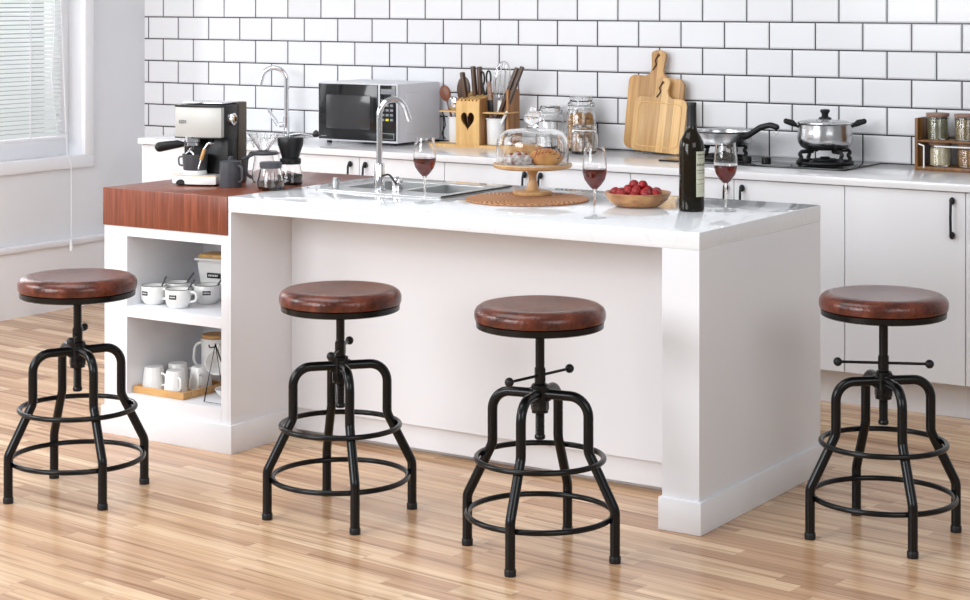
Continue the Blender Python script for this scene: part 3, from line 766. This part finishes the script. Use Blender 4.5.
MB().tube([(.085, -.036, .022), (.128, -.056, .042)], .009).build('handle_bracket', 'chrome', pn)
MB().tube([(.248+.009*math.cos(a), -.07, .062+.012*math.sin(a)) for a in [2*PI*j/14 for j in range(14)]], .0013, closed=True, n=6).build('hanging_ring', 'chrome', pn)

# ------------------------------------------------------------------ spice rack
sr = empty('spice_rack', (-2.355, 6.955, T), 0, 'dark wooden two tier spice rack at the right end of the worktop', 'spice rack')
MB().box(-.235, -.222, -.075, .07, 0, .196, .002).build('side_panel', 'darkrack', sr)
MB().box(.222, .235, -.075, .07, 0, .196, .002).build('side_panel', 'darkrack', sr)
MB().box(-.222, .222, -.075, .07, 0, .014, .001).build('shelf', 'darkrack', sr)
MB().box(-.222, .222, -.075, .07, .106, .114, .001).build('shelf', 'darkrack', sr)
MB().tube(fillet([(-.215, -.085, .10), (-.19, -.098, .094), (-.19, -.098, .012)], .003), .003, n=8).tube([(-.15, -.098, .094), (.20, -.098, .094)], .003, n=8).build('rail', 'print_white', sr)
def spice(x, z, r, h, mt, label):
    t = empty('spice_jar', (-2.355+x, 6.945, T+z), 0, label, 'spice jar', 'glass spice jars in the rack')
    MB().lathe([(0, 0), (r-.002, 0), (r, .003), (r, h-.004), (r-.003, h), (r-.005, h), (r-.0025, h-.006), (r-.0025, .004), (0, .004)], 32).build('glass_body', 'glass', t)
    MB().cyl(r-.0032, .0045, h*.9, n=32).build('contents', mt, t)
    MB().lathe([(0, h-.004), (r-.004, h-.004), (r-.004, h), (r+.001, h), (r+.002, h+.011), (0, h+.012)], 32).build('lid', 'cork', t)
spice(-.168, .1145, .042, .088, 'herb', 'spice jar of speckled green herbs, upper left in the rack')
spice(-.058, .1145, .042, .088, 'herb2', 'spice jar of tan seeds, upper row right of the green herbs')
spice(.052, .1145, .042, .088, 'herb', 'spice jar at the right end of the upper row')
spice(-.158, .0145, .041, .078, 'salt', 'spice jar of cream coloured grains, lower left in the rack')
spice(-.048, .0145, .041, .078, 'oat', 'spice jar of orange brown grains, lower row beside the cream one')
spice(.060, .0145, .041, .078, 'oat', 'spice jar at the right end of the lower row')

# ------------------------------------------------------------------ coffee machine
cm = empty('espresso_machine', (-4.457, 4.958, T), R(13), 'retro espresso machine with pale curved front and black side on the wooden top', 'coffee machine')
def curved(x0, x1, yb, yf, bulge, z0, z1, n=14):
    out = [(x0, yb)] + [(x0+(x1-x0)*i/n, yf-bulge*(1-((2*i/n-1)**2))) for i in range(n+1)] + [(x1, yb)]
    return out
Wm = .090
MB().plate(curved(-Wm, Wm, .02, .0, .014, 0, 0), [], .106, mat=Matrix.Translation((0, 0, .166)), bev=.003).build('front_cover', 'machine', cm)
MB().plate(curved(-Wm-.001, Wm+.001, .02, -.002, .015, 0, 0), [], .004, mat=Matrix.Translation((0, 0, .163))).build('lower_trim', 'rubber', cm)
MB().plate(curved(-Wm-.001, Wm+.001, .02, -.002, .015, 0, 0), [], .006, mat=Matrix.Translation((0, 0, .271))).build('upper_trim', 'rubber', cm)
MB().box(-Wm, Wm, .02, .130, .16, .277, .004).box(-Wm+.004, Wm-.002, .055, .130, 0, .17, .003).build('body', 'rubber', cm)
MB().box(-Wm-.001, Wm+.002, .128, .188, 0, .283, .004).build('rear_housing', 'taupe', cm)
MB().box(-Wm+.012, Wm-.012, .03, .15, .281, .286, .002).build('cup_warmer', 'chrome', cm)
bd = MB().box(-.070, -.030, -.0115, -.004, .214, .226, .003, mat=xform((0, .0, 0))).build('badge', 'badge', cm)
for i in range(4): MB().tube([(-.0625+i*.0085+.0027*math.cos(a), -.0122, .220+.0032*math.sin(a)) for a in [2*PI*j/10 for j in range(10)]], .0008, closed=True, n=5).build('badge_letter', 'print_white', bd)
kb = MB().lathe([(0, 0), (.023, 0), (.021, .014), (.015, .016), (.015, .020), (0, .021)], 28, mat=xform((Wm, .068, .228), (0, R(90), 0))).build('steam_knob', 'chrome', cm)
MB().box(Wm+.019, Wm+.022, .060, .076, .220, .236, .002).build('knob_face', 'rubber', kb)
tr = MB().plate(curved(-Wm+.002, Wm-.008, .06, -.025, .02, 0, 0), [], .028, mat=Matrix.Translation((0, 0, .006)), bev=.003).build('drip_tray', 'ceramic', cm)
MB().plate(curved(-Wm+.005, Wm-.011, .05, -.019, .02, 0, 0), [], .003, mat=Matrix.Translation((0, 0, .033))).build('tray_rim', 'traywood', cm)
MB().plate(curved(-Wm+.010, Wm-.016, .045, -.014, .02, 0, 0), [], .002, mat=Matrix.Translation((0, 0, .0352))).build('drip_grate', 'ceramic', cm)
MB().plate([(-.045+.019*math.cos(PI*k/14), .006+.017*math.sin(PI*k/14)) for k in range(15)], [], .006, mat=Matrix.Translation((0, -.037, 0)) @ TXZ).build('tray_notch', 'rubber', cm)
MB().cyl(.012, 0, .006, (-.07, 0), n=12).cyl(.012, 0, .006, (.06, 0), n=12).build('foot', 'rubber', cm)
MB().cyl(.030, .150, .168, (-.028, .012), n=32).build('group_head', 'chrome', cm)
pf = MB().cyl(.026, .134, .150, (-.028, .012), n=32, bev=.003).tube([(-.028, .012, .128), (-.028, .005, .115), (-.012, -.004, .103)], .006).tube([(-.028, .012, .128), (-.036, .005, .115), (-.048, -.002, .105)], .006).build('portafilter', 'chrome', cm)
MB().tube([(-.055, .0, .141), (-.072, -.012, .142), (-.130, -.038, .132)], .011, n=14, rs=[.008, .014, .0175]).sphere((-.130, -.038, .132), .0175, 16).build('portafilter_handle', 'rubber', pf)
MB().tube(fillet([(.05, .02, .165), (.062, -.01, .146), (.052, -.02, .150), (.035, -.022, .125), (.018, -.03, .06)], .008), .0042).build('steam_wand', 'chrome', cm)
MB().tube([(.037, -.0222, .128), (.026, -.0265, .09)], .0065).build('wand_grip', 'traywood', cm)
ca, sa = math.cos(R(13)), math.sin(R(13))
def cml(x, y, z): return (-4.457+x*ca-y*sa, 4.958+x*sa+y*ca, T+z)
cp = empty('coffee_cup', cml(-.016, .008, .0378), R(200), 'dark grey cup with pale base under the espresso machine spout', 'cup')
MB().lathe([(0, .014), (.038, .014), (.041, .018), (.045, .070), (.043, .070), (.039, .02), (0, .019)], 32).build('body', 'graphite', cp)
MB().lathe([(0, 0), (.041, 0), (.042, .004), (.039, .0145), (0, .0145)], 32).build('base', 'ceramic', cp)
MB().tube(fillet([(.042, 0, .060), (.062, 0, .058), (.060, 0, .030), (.040, 0, .028)], .008), .003).build('handle', 'graphite', cp)

jg = empty('milk_jug', (-4.322, 4.972, T), R(-5), 'dark grey lidded milk jug right of the espresso machine', 'jug')
MB().lathe([(0, 0), (.038, 0), (.0395, .003), (.037, .085), (.036, .085), (0, .084)], 36).build('body', 'graphite', jg)
MB().lathe([(0, .085), (.0375, .085), (.0375, .089), (.012, .093), (.008, .095), (.0085, .103), (.005, .106), (0, .106)], 36).build('lid', 'graphite', jg)
MB().tube(fillet([(.036, 0, .075), (.060, 0, .072), (.058, 0, .025), (.038, 0, .018)], .012), .0035).build('handle', 'graphite', jg)

# glass server with dripper, bean jar, grinder
sv = empty('coffee_server', (-4.335, 5.165, T), R(230), 'glass coffee server with looped handle behind the bean jar', 'coffee server')
MB().lathe([(0, 0), (.036, 0), (.042, .010), (.042, .035), (.034, .085), (.034, .098), (.032, .098), (.032, .085), (.040, .035), (.040, .011), (.035, .003), (0, .003)], 36).build('body', 'glass', sv)
MB().lathe([(.030, .096), (.050, .098), (.054, .103), (.046, .110), (.030, .110)], 36, closed=True).build('collar', 'graphite', sv)
MB().tube(fillet([(.045, 0, .102), (.060, 0, .085), (.064, 0, .03), (.042, 0, .018)], .02), .006).build('handle', 'graphite', sv)
MB().tube(fillet([(.040, .03, .102), (.085, .04, .085)], .01), .005).build('collar_grip', 'graphite', sv)
dp = empty('pour_over_dripper', (-4.335, 5.165, T+.111), 0, 'clear ribbed glass dripper sitting on the coffee server', 'dripper')
prf = [(.016, 0), (.053, .058), (.0545, .060), (.0525, .060), (.014, .002)]
t = bmesh.new(); n_ = 72; rings = []
for r_, z_ in prf: rings.append([t.verts.new(((r_*(1+.035*math.cos(18*2*PI*i/n_)*(1 if z_ > .02 else .4)))*math.cos(2*PI*i/n_), (r_*(1+.035*math.cos(18*2*PI*i/n_)*(1 if z_ > .02 else .4)))*math.sin(2*PI*i/n_), z_)) for i in range(n_)])
for A, B in zip(rings, rings[1:]+rings[:1]):
    for i in range(n_): t.faces.new((A[i], A[(i+1) % n_], B[(i+1) % n_], B[i]))
bmesh.ops.recalc_face_normals(t, faces=t.faces)
mb = MB(); mb.add(t); mb.build('cone', 'glass', dp)
MB().tube(fillet([(-.03, 0, .045), (-.04, -.02, .03), (-.02, -.03, .015)], .01), .003).build('grip', 'glass', dp)
def cjar(name, loc, r, label, cat, fill, fh):
    t = empty(name, loc, 0, label, cat)
    MB().lathe([(0, 0), (r*.85, 0), (r*.98, .010), (r, .028), (r*.80, .066), (r*.70, .078), (r*.66, .078), (r*.76, .065), (r-.0025, .028), (r*.95, .012), (r*.8, .0035), (0, .0035)], 40).build('glass_body', 'glass', t)
    MB().lathe([(0, .004), (r*.80, .004), (r*.93, .013), (r-.004, .027), (r*.93, fh), (0, fh+.003)], 40).build(fill[0], fill[1], t)
    return t
bj = cjar('bean_jar', (-4.148, 4.978, T), .0455, 'round glass jar of coffee beans with black lid, nearest the white top', 'jar', ('coffee_beans', 'beans'), .030)
MB().lathe([(0, .074), (.036, .074), (.037, .078), (.038, .092), (.034, .095), (0, .096)], 36).build('lid', 'graphite', bj)
gr = cjar('coffee_grinder', (-4.190, 5.135, T), .044, 'hand coffee grinder with black hopper and crank over a jar of grounds', 'coffee grinder', ('ground_coffee', 'grounds'), .038)
MB().lathe([(0, .074), (.035, .074), (.037, .078), (.037, .092), (.030, .096), (.034, .112), (.044, .140), (.046, .162), (.044, .166), (0, .166)], 36).build('hopper', 'rubber', gr)
MB().cyl(.010, .166, .176, n=16, bev=.002).tube([(0, 0, .174), (.03, .02, .178), (.062, .048, .172)], .0035, rs=[.006, .005, .004]).build('crank', 'steel', gr)
MB().lathe([(0, 0), (.007, 0), (.012, .010), (.012, .020), (0, .024)], 16, mat=xform((.062, .048, .172), (R(0), R(60), R(30)))).build('crank_knob', 'rubber', gr)

# ------------------------------------------------------------------ wine
def wineglass(x, y, lab, hw):
    t = empty('wine_glass', (x, y, T), 0, lab, 'wine glass', 'wine glasses on the island')
    out = [(0, 0), (.033, 0), (.034, .0012), (.012, .004), (.0045, .010), (.0035, .02), (.0035, .072), (.006, .084), (.018, .096), (.030, .113), (.0362, .135), (.0362, .150), (.034, .175), (.0305, .208)]
    inn = [(.0297, .208), (.0332, .175), (.0353, .150), (.0353, .136), (.029, .1145), (.017, .0985), (.006, .089), (0, .0875)]
    MB().lathe(out+inn, 48).build('glass', 'glass', t)
    win = [(0, .0873), (.006, .0888), (.0172, .0983), (.0292, .1143), (.0355, .136), (.0355, hw), (0, hw)]
    MB().lathe(win, 48).build('red_wine', 'wine', t)
wineglass(-3.476, 4.93, 'glass of red wine between the island tap and the cake stand', .143)
wineglass(-2.823, 4.877, 'glass of red wine left of the fruit bowl', .146)
wineglass(-2.579, 5.253, 'glass of red wine right of the wine bottle', .140)
wbt = empty('wine_bottle', (-2.668, 5.200, T), 0, 'dark wine bottle with a cream label beside the fruit bowl', 'wine bottle')
MB().lathe([(0, .004), (.028, .003), (.036, 0), (.0385, .004), (.0387, .010), (.0387, .195), (.036, .212), (.026, .232), (.0175, .248), (.0150, .262), (.0142, .30), (0, .30)], 56).build('glass_body', 'bottle', wbt)
MB().lathe([(0, .331), (.0135, .332), (.0150, .330), (.0150, .322), (.0145, .318), (.0152, .262), (.0160, .255)], 40).build('capsule', 'capsule', wbt)
lb = MB().lathe([(.0390, .046), (.0392, .046), (.0392, .184), (.0390, .184)], 40, closed=True, a0=R(-42), a1=R(85)).build('label', 'paper', wbt)
mb = MB()
for zz, a0, a1, hh in ((.172, -36, 60, .004), (.162, -34, 30, .002), (.140, -38, 20, .007), (.125, -38, 40, .003), (.117, -36, 30, .002), (.098, -38, 60, .002), (.084, -38, 10, .002)):
    n_ = max(3, int((a1-a0)/8))
    for i in range(n_):
        s0 = a0+(a1-a0)*i/n_; mb.lathe([(.0393, zz), (.0394, zz), (.0394, zz+hh), (.0393, zz+hh)], 3, closed=True, a0=R(s0), a1=R(s0+(a1-a0)/n_*.62))
mb.build('label_print', 'ink', lb)

# ------------------------------------------------------------------ fruit bowl
fb = empty('fruit_bowl', (-2.868, 5.222, T), 0, 'shallow wooden bowl of red berries on the island top', 'bowl')
MB().lathe([(0, 0), (.060, 0), (.075, .006), (.094, .022), (.104, .042), (.1045, .045), (.101, .045), (.090, .027), (.070, .013), (.05, .010), (0, .010)], 64).build('body', 'bowlwood', fb)
b0 = None
pos = [(0, 0, .062), (.034, .008, .057), (-.034, -.004, .058), (.010, .035, .060), (-.018, .034, .055), (.014, -.034, .056), (-.014, -.036, .053), (.045, -.028, .050), (-.052, -.024, .046),
       (.064, .008, .049), (-.066, .006, .047), (.050, .040, .049), (-.050, .040, .047), (.012, .067, .047), (-.022, -.066, .042), (.022, -.066, .042), (.060, -.048, .046), (-.078, -.012, .046), (.076, -.012, .048), (-.020, .012, .074), (.018, .004, .076), (0, -.002, .038), (.03, .03, .035), (-.03, .028, .034), (.035, -.03, .032), (-.04, -.03, .030)]
for i, (x, y, z) in enumerate(pos):
    if b0 is None:
        t = bmesh.new(); bmesh.ops.create_icosphere(t, subdivisions=3, radius=.0168)
        for v in t.verts: v.co *= 1+.03*math.sin(v.co.x*700)*math.sin(v.co.y*700)*math.cos(v.co.z*700)
        mb = MB(); mb.add(t); b0 = mb.build('red_berry', 'berry'); o = b0
    else: o = b0.copy(); col.objects.link(o)
    o.location = (-2.868+x*.93, 5.222+y*.93, T+z*.93-.004); o.rotation_euler = (i, i*2, i*3)
    s_ = .9+.2*((i*37) % 10)/10; o.scale = (s_, s_, s_)
    tag(o, 'round red berry heaped in the wooden bowl', 'berry', 'berries in the wooden bowl')

# ------------------------------------------------------------------ mat, cake stand, dome, pastries
MB().lathe([(0, 0), (.192, 0), (.199, .002), (.199, .005), (.192, .007), (0, .007)], 96).build('place_mat', 'weave', None, (-3.252, 5.185, T))
tag(bpy.data.objects['place_mat'], 'round woven rattan mat under the cake stand', 'place mat')
sx_, sy_ = -3.297, 5.290
cs = empty('cake_stand', (sx_, sy_, T+.0072), 0, 'wooden cake stand with turned foot on the rattan mat', 'cake stand')
MB().lathe([(0, 0), (.062, 0), (.064, .003), (.064, .010), (.058, .013), (0, .013)], 56).build('base', 'plate_wood', cs)
MB().lathe([(.026, .012), (.020, .020), (.0135, .045), (.014, .062), (.022, .083), (.026, .086)], 40).build('stem', 'plate_wood', cs)
MB().lathe([(0, .085), (.118, .085), (.127, .089), (.131, .098), (.129, .101), (.120, .099), (0, .098)], 80).build('plate', 'plate_wood', cs)
zp = T+.0072+.098
do = MB(); n_ = 96
do.plate([((.100+.004*math.cos(16*2*PI*i/n_))*math.cos(2*PI*i/n_), (.100+.004*math.cos(16*2*PI*i/n_))*math.sin(2*PI*i/n_)) for i in range(n_)], [], .0012)
d_ = do.build('paper_doily', 'doily', None, (sx_, sy_, zp+.0003)); tag(d_, 'white scalloped paper doily under the pastries', 'doily')
dm = empty('glass_cloche', (sx_, sy_, zp+.0004), 0, 'clear glass dome with ball knob covering the pastries', 'glass dome')
ro, H_ = .1185, .118
out = [(ro, 0), (ro, .062)] + [(ro*(.35+.65*math.cos(a))if False else (ro-.05)+.05*math.cos(a), .062+.052*math.sin(a)) for a in [PI/2*k/10 for k in range(1, 11)]] + [(.03, .1175), (0, .119)]
th = .0032
inn = [(0, .1165), (.03, .115)] + [((ro-.05)+(.05-th)*math.cos(a), .062+(.052-th)*math.sin(a)) for a in [PI/2*k/10 for k in range(10, 0, -1)]] + [(ro-th, .062), (ro-th, 0)]
MB().lathe(out+inn, 72, closed=True).build('dome', 'thin_glass', dm)
MB().lathe([(0, .1195), (.024, .1195), (.016, .127), (.020, .133), (.029, .146), (.029, .155), (.020, .170), (.010, .174), (.011, .184), (.006, .190), (0, .191)], 36).build('knob', 'glass', dm)
# pastries : camera-right direction is (.835,.55), towards the camera is (.55,-.835)
def cw_(a, b_): return (sx_+.835*a+.55*b_, sy_+.55*a-.835*b_)
def lump(scale, seed, amp=.05, sub=4, hole=0):
    t = bmesh.new(); bmesh.ops.create_icosphere(t, subdivisions=sub, radius=1)
    rnd = random.Random(seed); ph = [rnd.random()*6 for _ in range(6)]
    for v in t.verts:
        n_ = v.co.copy()
        f_ = 1+amp*(math.sin(3*n_.x+ph[0])*math.sin(4*n_.y+ph[1])+.6*math.sin(7*n_.z+ph[2]+2*n_.x)*math.cos(6*n_.y+ph[3]))
        v.co = Vector((n_.x*f_*scale[0], n_.y*f_*scale[1], max(n_.z*f_, -.75)*scale[2]))
    bmesh.ops.translate(t, verts=t.verts, vec=(0, 0, .75*scale[2]))
    mb = MB(); mb.add(t); return mb
pz = zp+.0017
x_, y_ = cw_(.042, .035)
b_ = empty('glazed_bun', (x_, y_, pz), R(33), 'golden bun with dark red drizzle at the right under the dome', 'bun')
lump((.056, .038, .030), 3).build('crust', 'bun', b_)
mb = MB()
for i in range(7):
    xx = -.040+i*.0125
    pts = [(xx+.012*math.sin(a*1.4), -.030*math.cos(a), .0) for a in [PI*j/10 for j in range(11)]]
    pp = []
    for (px, py, pz_) in pts:
        q = max(0.0, 1-(px/.056)**2-(py/.038)**2); pp.append((px, py, .0225+.030*math.sqrt(q)*1.02))
    mb.tube(pp, .0014, n=6)
mb.build('drizzle', 'jam', b_)
x_, y_ = cw_(-.048, .038)
b_ = empty('sugared_pastry', (x_, y_, pz), R(20), 'pastry dusted white with powdered sugar at the left front under the dome', 'pastry')
lump((.045, .034, .022), 8, .12).build('crumb', 'sugar', b_)
for i, (dx, dy, dz) in enumerate(((-.02, -.012, .034), (.008, -.016, .036), (.024, .004, .032), (-.004, .012, .038))):
    MB().sphere((dx, dy, dz), .007, 10, (1, .9, .8)).build('currant', 'jam', b_)
x_, y_ = cw_(-.02, -.045)
b_ = empty('ring_pastry', (x_, y_, pz), R(33), 'flat pale pastry behind the others under the dome', 'pastry')
lump((.076, .034, .036), 5, .07).build('dough', 'bunpale', b_)
MB().tube([(-.045, -.012, .058), (-.02, -.006, .064), (.01, -.01, .064), (.04, -.005, .060)], .006, rs=[.003, .006, .006, .003]).build('icing', 'sugar', b_)

# ------------------------------------------------------------------ mugs in the shelf cabinet
def mug():
    t = empty('soup_mug', (0, 0, 0))
    MB().lathe([(0, 0), (.026, 0), (.029, .003), (.037, .016), (.0385, .030), (.0385, .056), (.0375, .0575), (.0362, .056), (.036, .03), (.034, .017), (.026, .006), (0, .005)], 40).build('body', 'ceramic', t)
    MB().tube(fillet([(.037, 0, .049), (.058, 0, .050), (.058, 0, .022), (.036, 0, .018)], .012), .0042, n=10).build('handle', 'ceramic', t)
    MB().lathe([(.0383, .0565), (.0388, .0575), (.0375, .0585), (.037, .0575)], 40, closed=True).build('rim_line', 'ink', t)
    lb = MB().lathe([(.0386, .030), (.0391, .030), (.0391, .043), (.0386, .043)], 10, closed=True, a0=R(-112), a1=R(-76)).build('label', 'badge', t)
    mb = MB()
    for i in range(6): mb.lathe([(.0391, .0345), (.0394, .0345), (.0394, .0385), (.0391, .0385)], 2, closed=True, a0=R(-107+i*4.6), a1=R(-104+i*4.6))
    mb.build('label_print', 'print_white', lb)
    sp = MB().tube([(.01, .005, .012), (.035, -.0, .062), (.055, -.006, .088)], .0022, n=6, rs=[.002, .0024, .0032]).build('spoon', 'graphite', t)
    return t
mg = mug(); Gm = 'labelled mugs with spoons on the upper shelf'
for i, (x, y, rz, lab) in enumerate(((-4.530, 4.815, -12, 'white labelled mug at the left front of the upper cabinet shelf'), (-4.405, 4.800, 8, 'white labelled mug at the front centre of the upper cabinet shelf, handle right'),
                                     (-4.515, 4.915, 12, 'white mug tucked behind the two front mugs on the upper shelf'), (-4.385, 4.925, 30, 'white mug at the right before the lidded canister'))):
    o = mg if i == 0 else copy_tree(mg)
    o.location = (x, y, .4425); o.scale = (1.13, 1.13, 1.10); o.rotation_euler = (0, 0, R(rz+12)); tag(o, lab, 'mug', Gm)
cn = empty('storage_canister', (-4.415, 5.030, .4425), R(8), 'white square canister with wooden lid at the back of the upper shelf', 'canister')
t = bmesh.new(); bmesh.ops.create_cube(t, size=1)
for v in t.verts:
    k_ = 1 if v.co.z > 0 else .74; v.co = Vector((v.co.x*.145*k_, v.co.y*.10*k_, (v.co.z+.5)*.135))
bmesh.ops.bevel(t, geom=list(t.edges), offset=.008, segments=3, affect='EDGES')
mb = MB(); mb.add(t); mb.build('body', 'ceramic', cn)
MB().box(-.077, .077, -.054, .054, .133, .143, .004).build('collar', 'ceramic', cn)
MB().box(-.066, .066, -.045, .045, .143, .156, .004).build('lid', 'lightwood', cn)
lbb = MB().box(-.025, .028, -.0515, -.0455, .076, .094, .001).build('label', 'badge', cn)
mb = MB()
for i in range(6): mb.box(-.018+i*.0066, -.0140+i*.0066, -.0522, -.051, .082, .088)
mb.build('label_print', 'print_white', lbb)

tw = empty('wooden_tray', (-4.455, 4.865, .1435), 0, 'rectangular wooden tray with upturned mugs on the bottom shelf', 'tray')
MB().box(-.110, .110, -.105, .105, 0, .006).box(-.115, .115, -.110, -.102, 0, .024, .001, 1).box(-.115, .115, .102, .110, 0, .024, .001, 1).box(-.115, -.107, -.102, .102, 0, .024, .001, 1).box(.107, .115, -.102, .102, 0, .024, .001, 1).build('body', 'traywood', tw)
um = empty('upturned_mug', (0, 0, 0))
MB().lathe([(.037, 0), (.0365, .003), (.029, .068), (.027, .072), (0, .072), (0, .068), (.026, .067), (.0345, .002)], 10*4, closed=True).build('body', 'ceramic', um)
MB().tube(fillet([(.033, 0, .053), (.050, 0, .050), (.052, 0, .018), (.035, 0, .014)], .01), .0042, n=10).build('handle', 'ceramic', um)
for i, (x, y, rz, lab) in enumerate(((-4.525, 4.822, -20, 'upturned white mug at the left front of the wooden tray'), (-4.415, 4.812, -50, 'upturned white mug at the front centre of the tray'),
                                     (-4.500, 4.915, 20, 'upturned white mug behind the two front ones on the tray'), (-4.392, 4.912, -75, 'upturned white mug at the right of the tray with its handle forward'))):
    o = um if i == 0 else copy_tree(um)
    o.location = (x-.012, y, .1500); o.scale = (1.12, 1.12, 1.05); o.rotation_euler = (0, 0, R(rz+20)); tag(o, lab, 'mug', 'upturned mugs on the tray')
jj = empty('lidded_pitcher', (-4.440, 5.030, .1435), R(196), 'tall white pitcher with wooden lid at the back of the bottom shelf', 'pitcher')
MB().lathe([(0, 0), (.047, 0), (.050, .004), (.050, .148), (.052, .160), (.049, .160), (.047, .148), (.047, .01), (0, .008)], 40).build('body', 'ceramic', jj)
MB().cyl(.048, .158, .172, bev=.003).build('lid', 'traywood', jj)
MB().tube(fillet([(.048, 0, .140), (.080, 0, .135), (.084, 0, .07), (.050, 0, .040)], .03), .0055).build('handle', 'ceramic', jj)
cr_ = empty('cup_rack', (-4.212, 4.815, .1435), R(0), 'black wire cup rack at the right of the bottom shelf', 'cup rack')
MB().tube([(-.045, -.05, .004), (.0, -.045, .20), (.045, -.05, .004)], .0024, closed=True, n=8).tube([(0, -.045, .198), (0, .05, .004)], .0024, n=8).tube(fillet([(.0, -.046, .19), (-.02, -.05, .185), (-.024, -.05, .195)], .004), .0024, n=8).build('wire_frame', 'black_metal', cr_)
hc = empty('hanging_cup', (-4.252, 4.84, .265), 0, 'white cup hanging on its side from the black wire rack', 'cup'); hc.rotation_euler = (R(80), R(0), R(25))
MB().lathe([(0, 0), (.022, 0), (.036, .020), (.040, .045), (.0385, .045), (.034, .021), (.021, .004), (0, .004)], 36).build('body', 'ceramic', hc)
MB().tube(fillet([(-.0, .036, .035), (0, .060, .034), (0, .060, .012), (0, .030, .012)], .01), .004).build('handle', 'ceramic', hc)
sb = empty('small_bowl', (-4.225, 4.850, .1445), 0, 'small white bowl at the foot of the wire cup rack', 'bowl'); 
MB().lathe([(0, 0), (.018, 0), (.022, .006), (.040, .024), (.046, .036), (.0445, .036), (.038, .026), (.02, .009), (0, .006)], 36).build('body', 'ceramic', sb)

# ------------------------------------------------------------------ light
w = bpy.data.worlds.new('world'); sc.world = w; w.use_nodes = True
nt = w.node_tree; bg = nt.nodes['Background']
tc = nt.nodes.new('ShaderNodeTexCoord'); sx = nt.nodes.new('ShaderNodeSeparateXYZ'); nt.links.new(tc.outputs['Generated'], sx.inputs[0])
c = ramp(nt, math_node(nt, 'ADD', math_node(nt, 'MULTIPLY', sx.outputs['Z'], .5), .5), [(0, (.78, .80, .81)), (.5, (.88, .90, .92)), (1, (.98, 1, 1.02))])
nt.links.new(c, bg.inputs['Color']); bg.inputs['Strength'].default_value = .36
def area(name, loc, target, sx, sy, e, c=(1, 1, 1)):
    l = bpy.data.lights.new(name, 'AREA'); l.shape = 'RECTANGLE'; l.size = sx; l.size_y = sy; l.energy = e; l.color = c
    o = bpy.data.objects.new(name, l); col.objects.link(o); o.location = loc
    d = Vector(target)-o.location; o.rotation_euler = d.to_track_quat('-Z', 'Y').to_euler()
    return o
area('added_softbox_seats', (-6.2, 2.7, 2.1), (-3.2, 4.8, .5), 1.3, 1.0, 42, (.95, .973, 1))  # lamp added inside the room for left seat highlights, not a window
area('softbox_left', (-4.6, -.6, 2.3), (-3.4, 5.6, .5), 2.8, 2.0, 178, (.95, .973, 1))
area('softbox_right', (1.9, 1.6, 2.9), (-2.6, 5.4, .6), 3.2, 2.2, 85, (.945, .975, 1))
area('ceiling_softbox', (-4.1, 3.5, 3.6), (-3.9, 4.1, 0), 3.2, 2.0, 72, (.95, .973, 1))
area('window_daylight', (-7.6, 5.8, 1.7), (-4, 5.6, .6), 1.6, 1.6, 70, (.92, .96, 1))

vs = sc.view_settings
sc.display_settings.display_device = 'sRGB'
vs.view_transform = 'Standard'; vs.look = 'None'; vs.exposure = .06; vs.gamma = 1; vs.use_curve_mapping = False
sc.cycles.max_bounces = 14; sc.cycles.transmission_bounces = 12; sc.cycles.transparent_max_bounces = 12
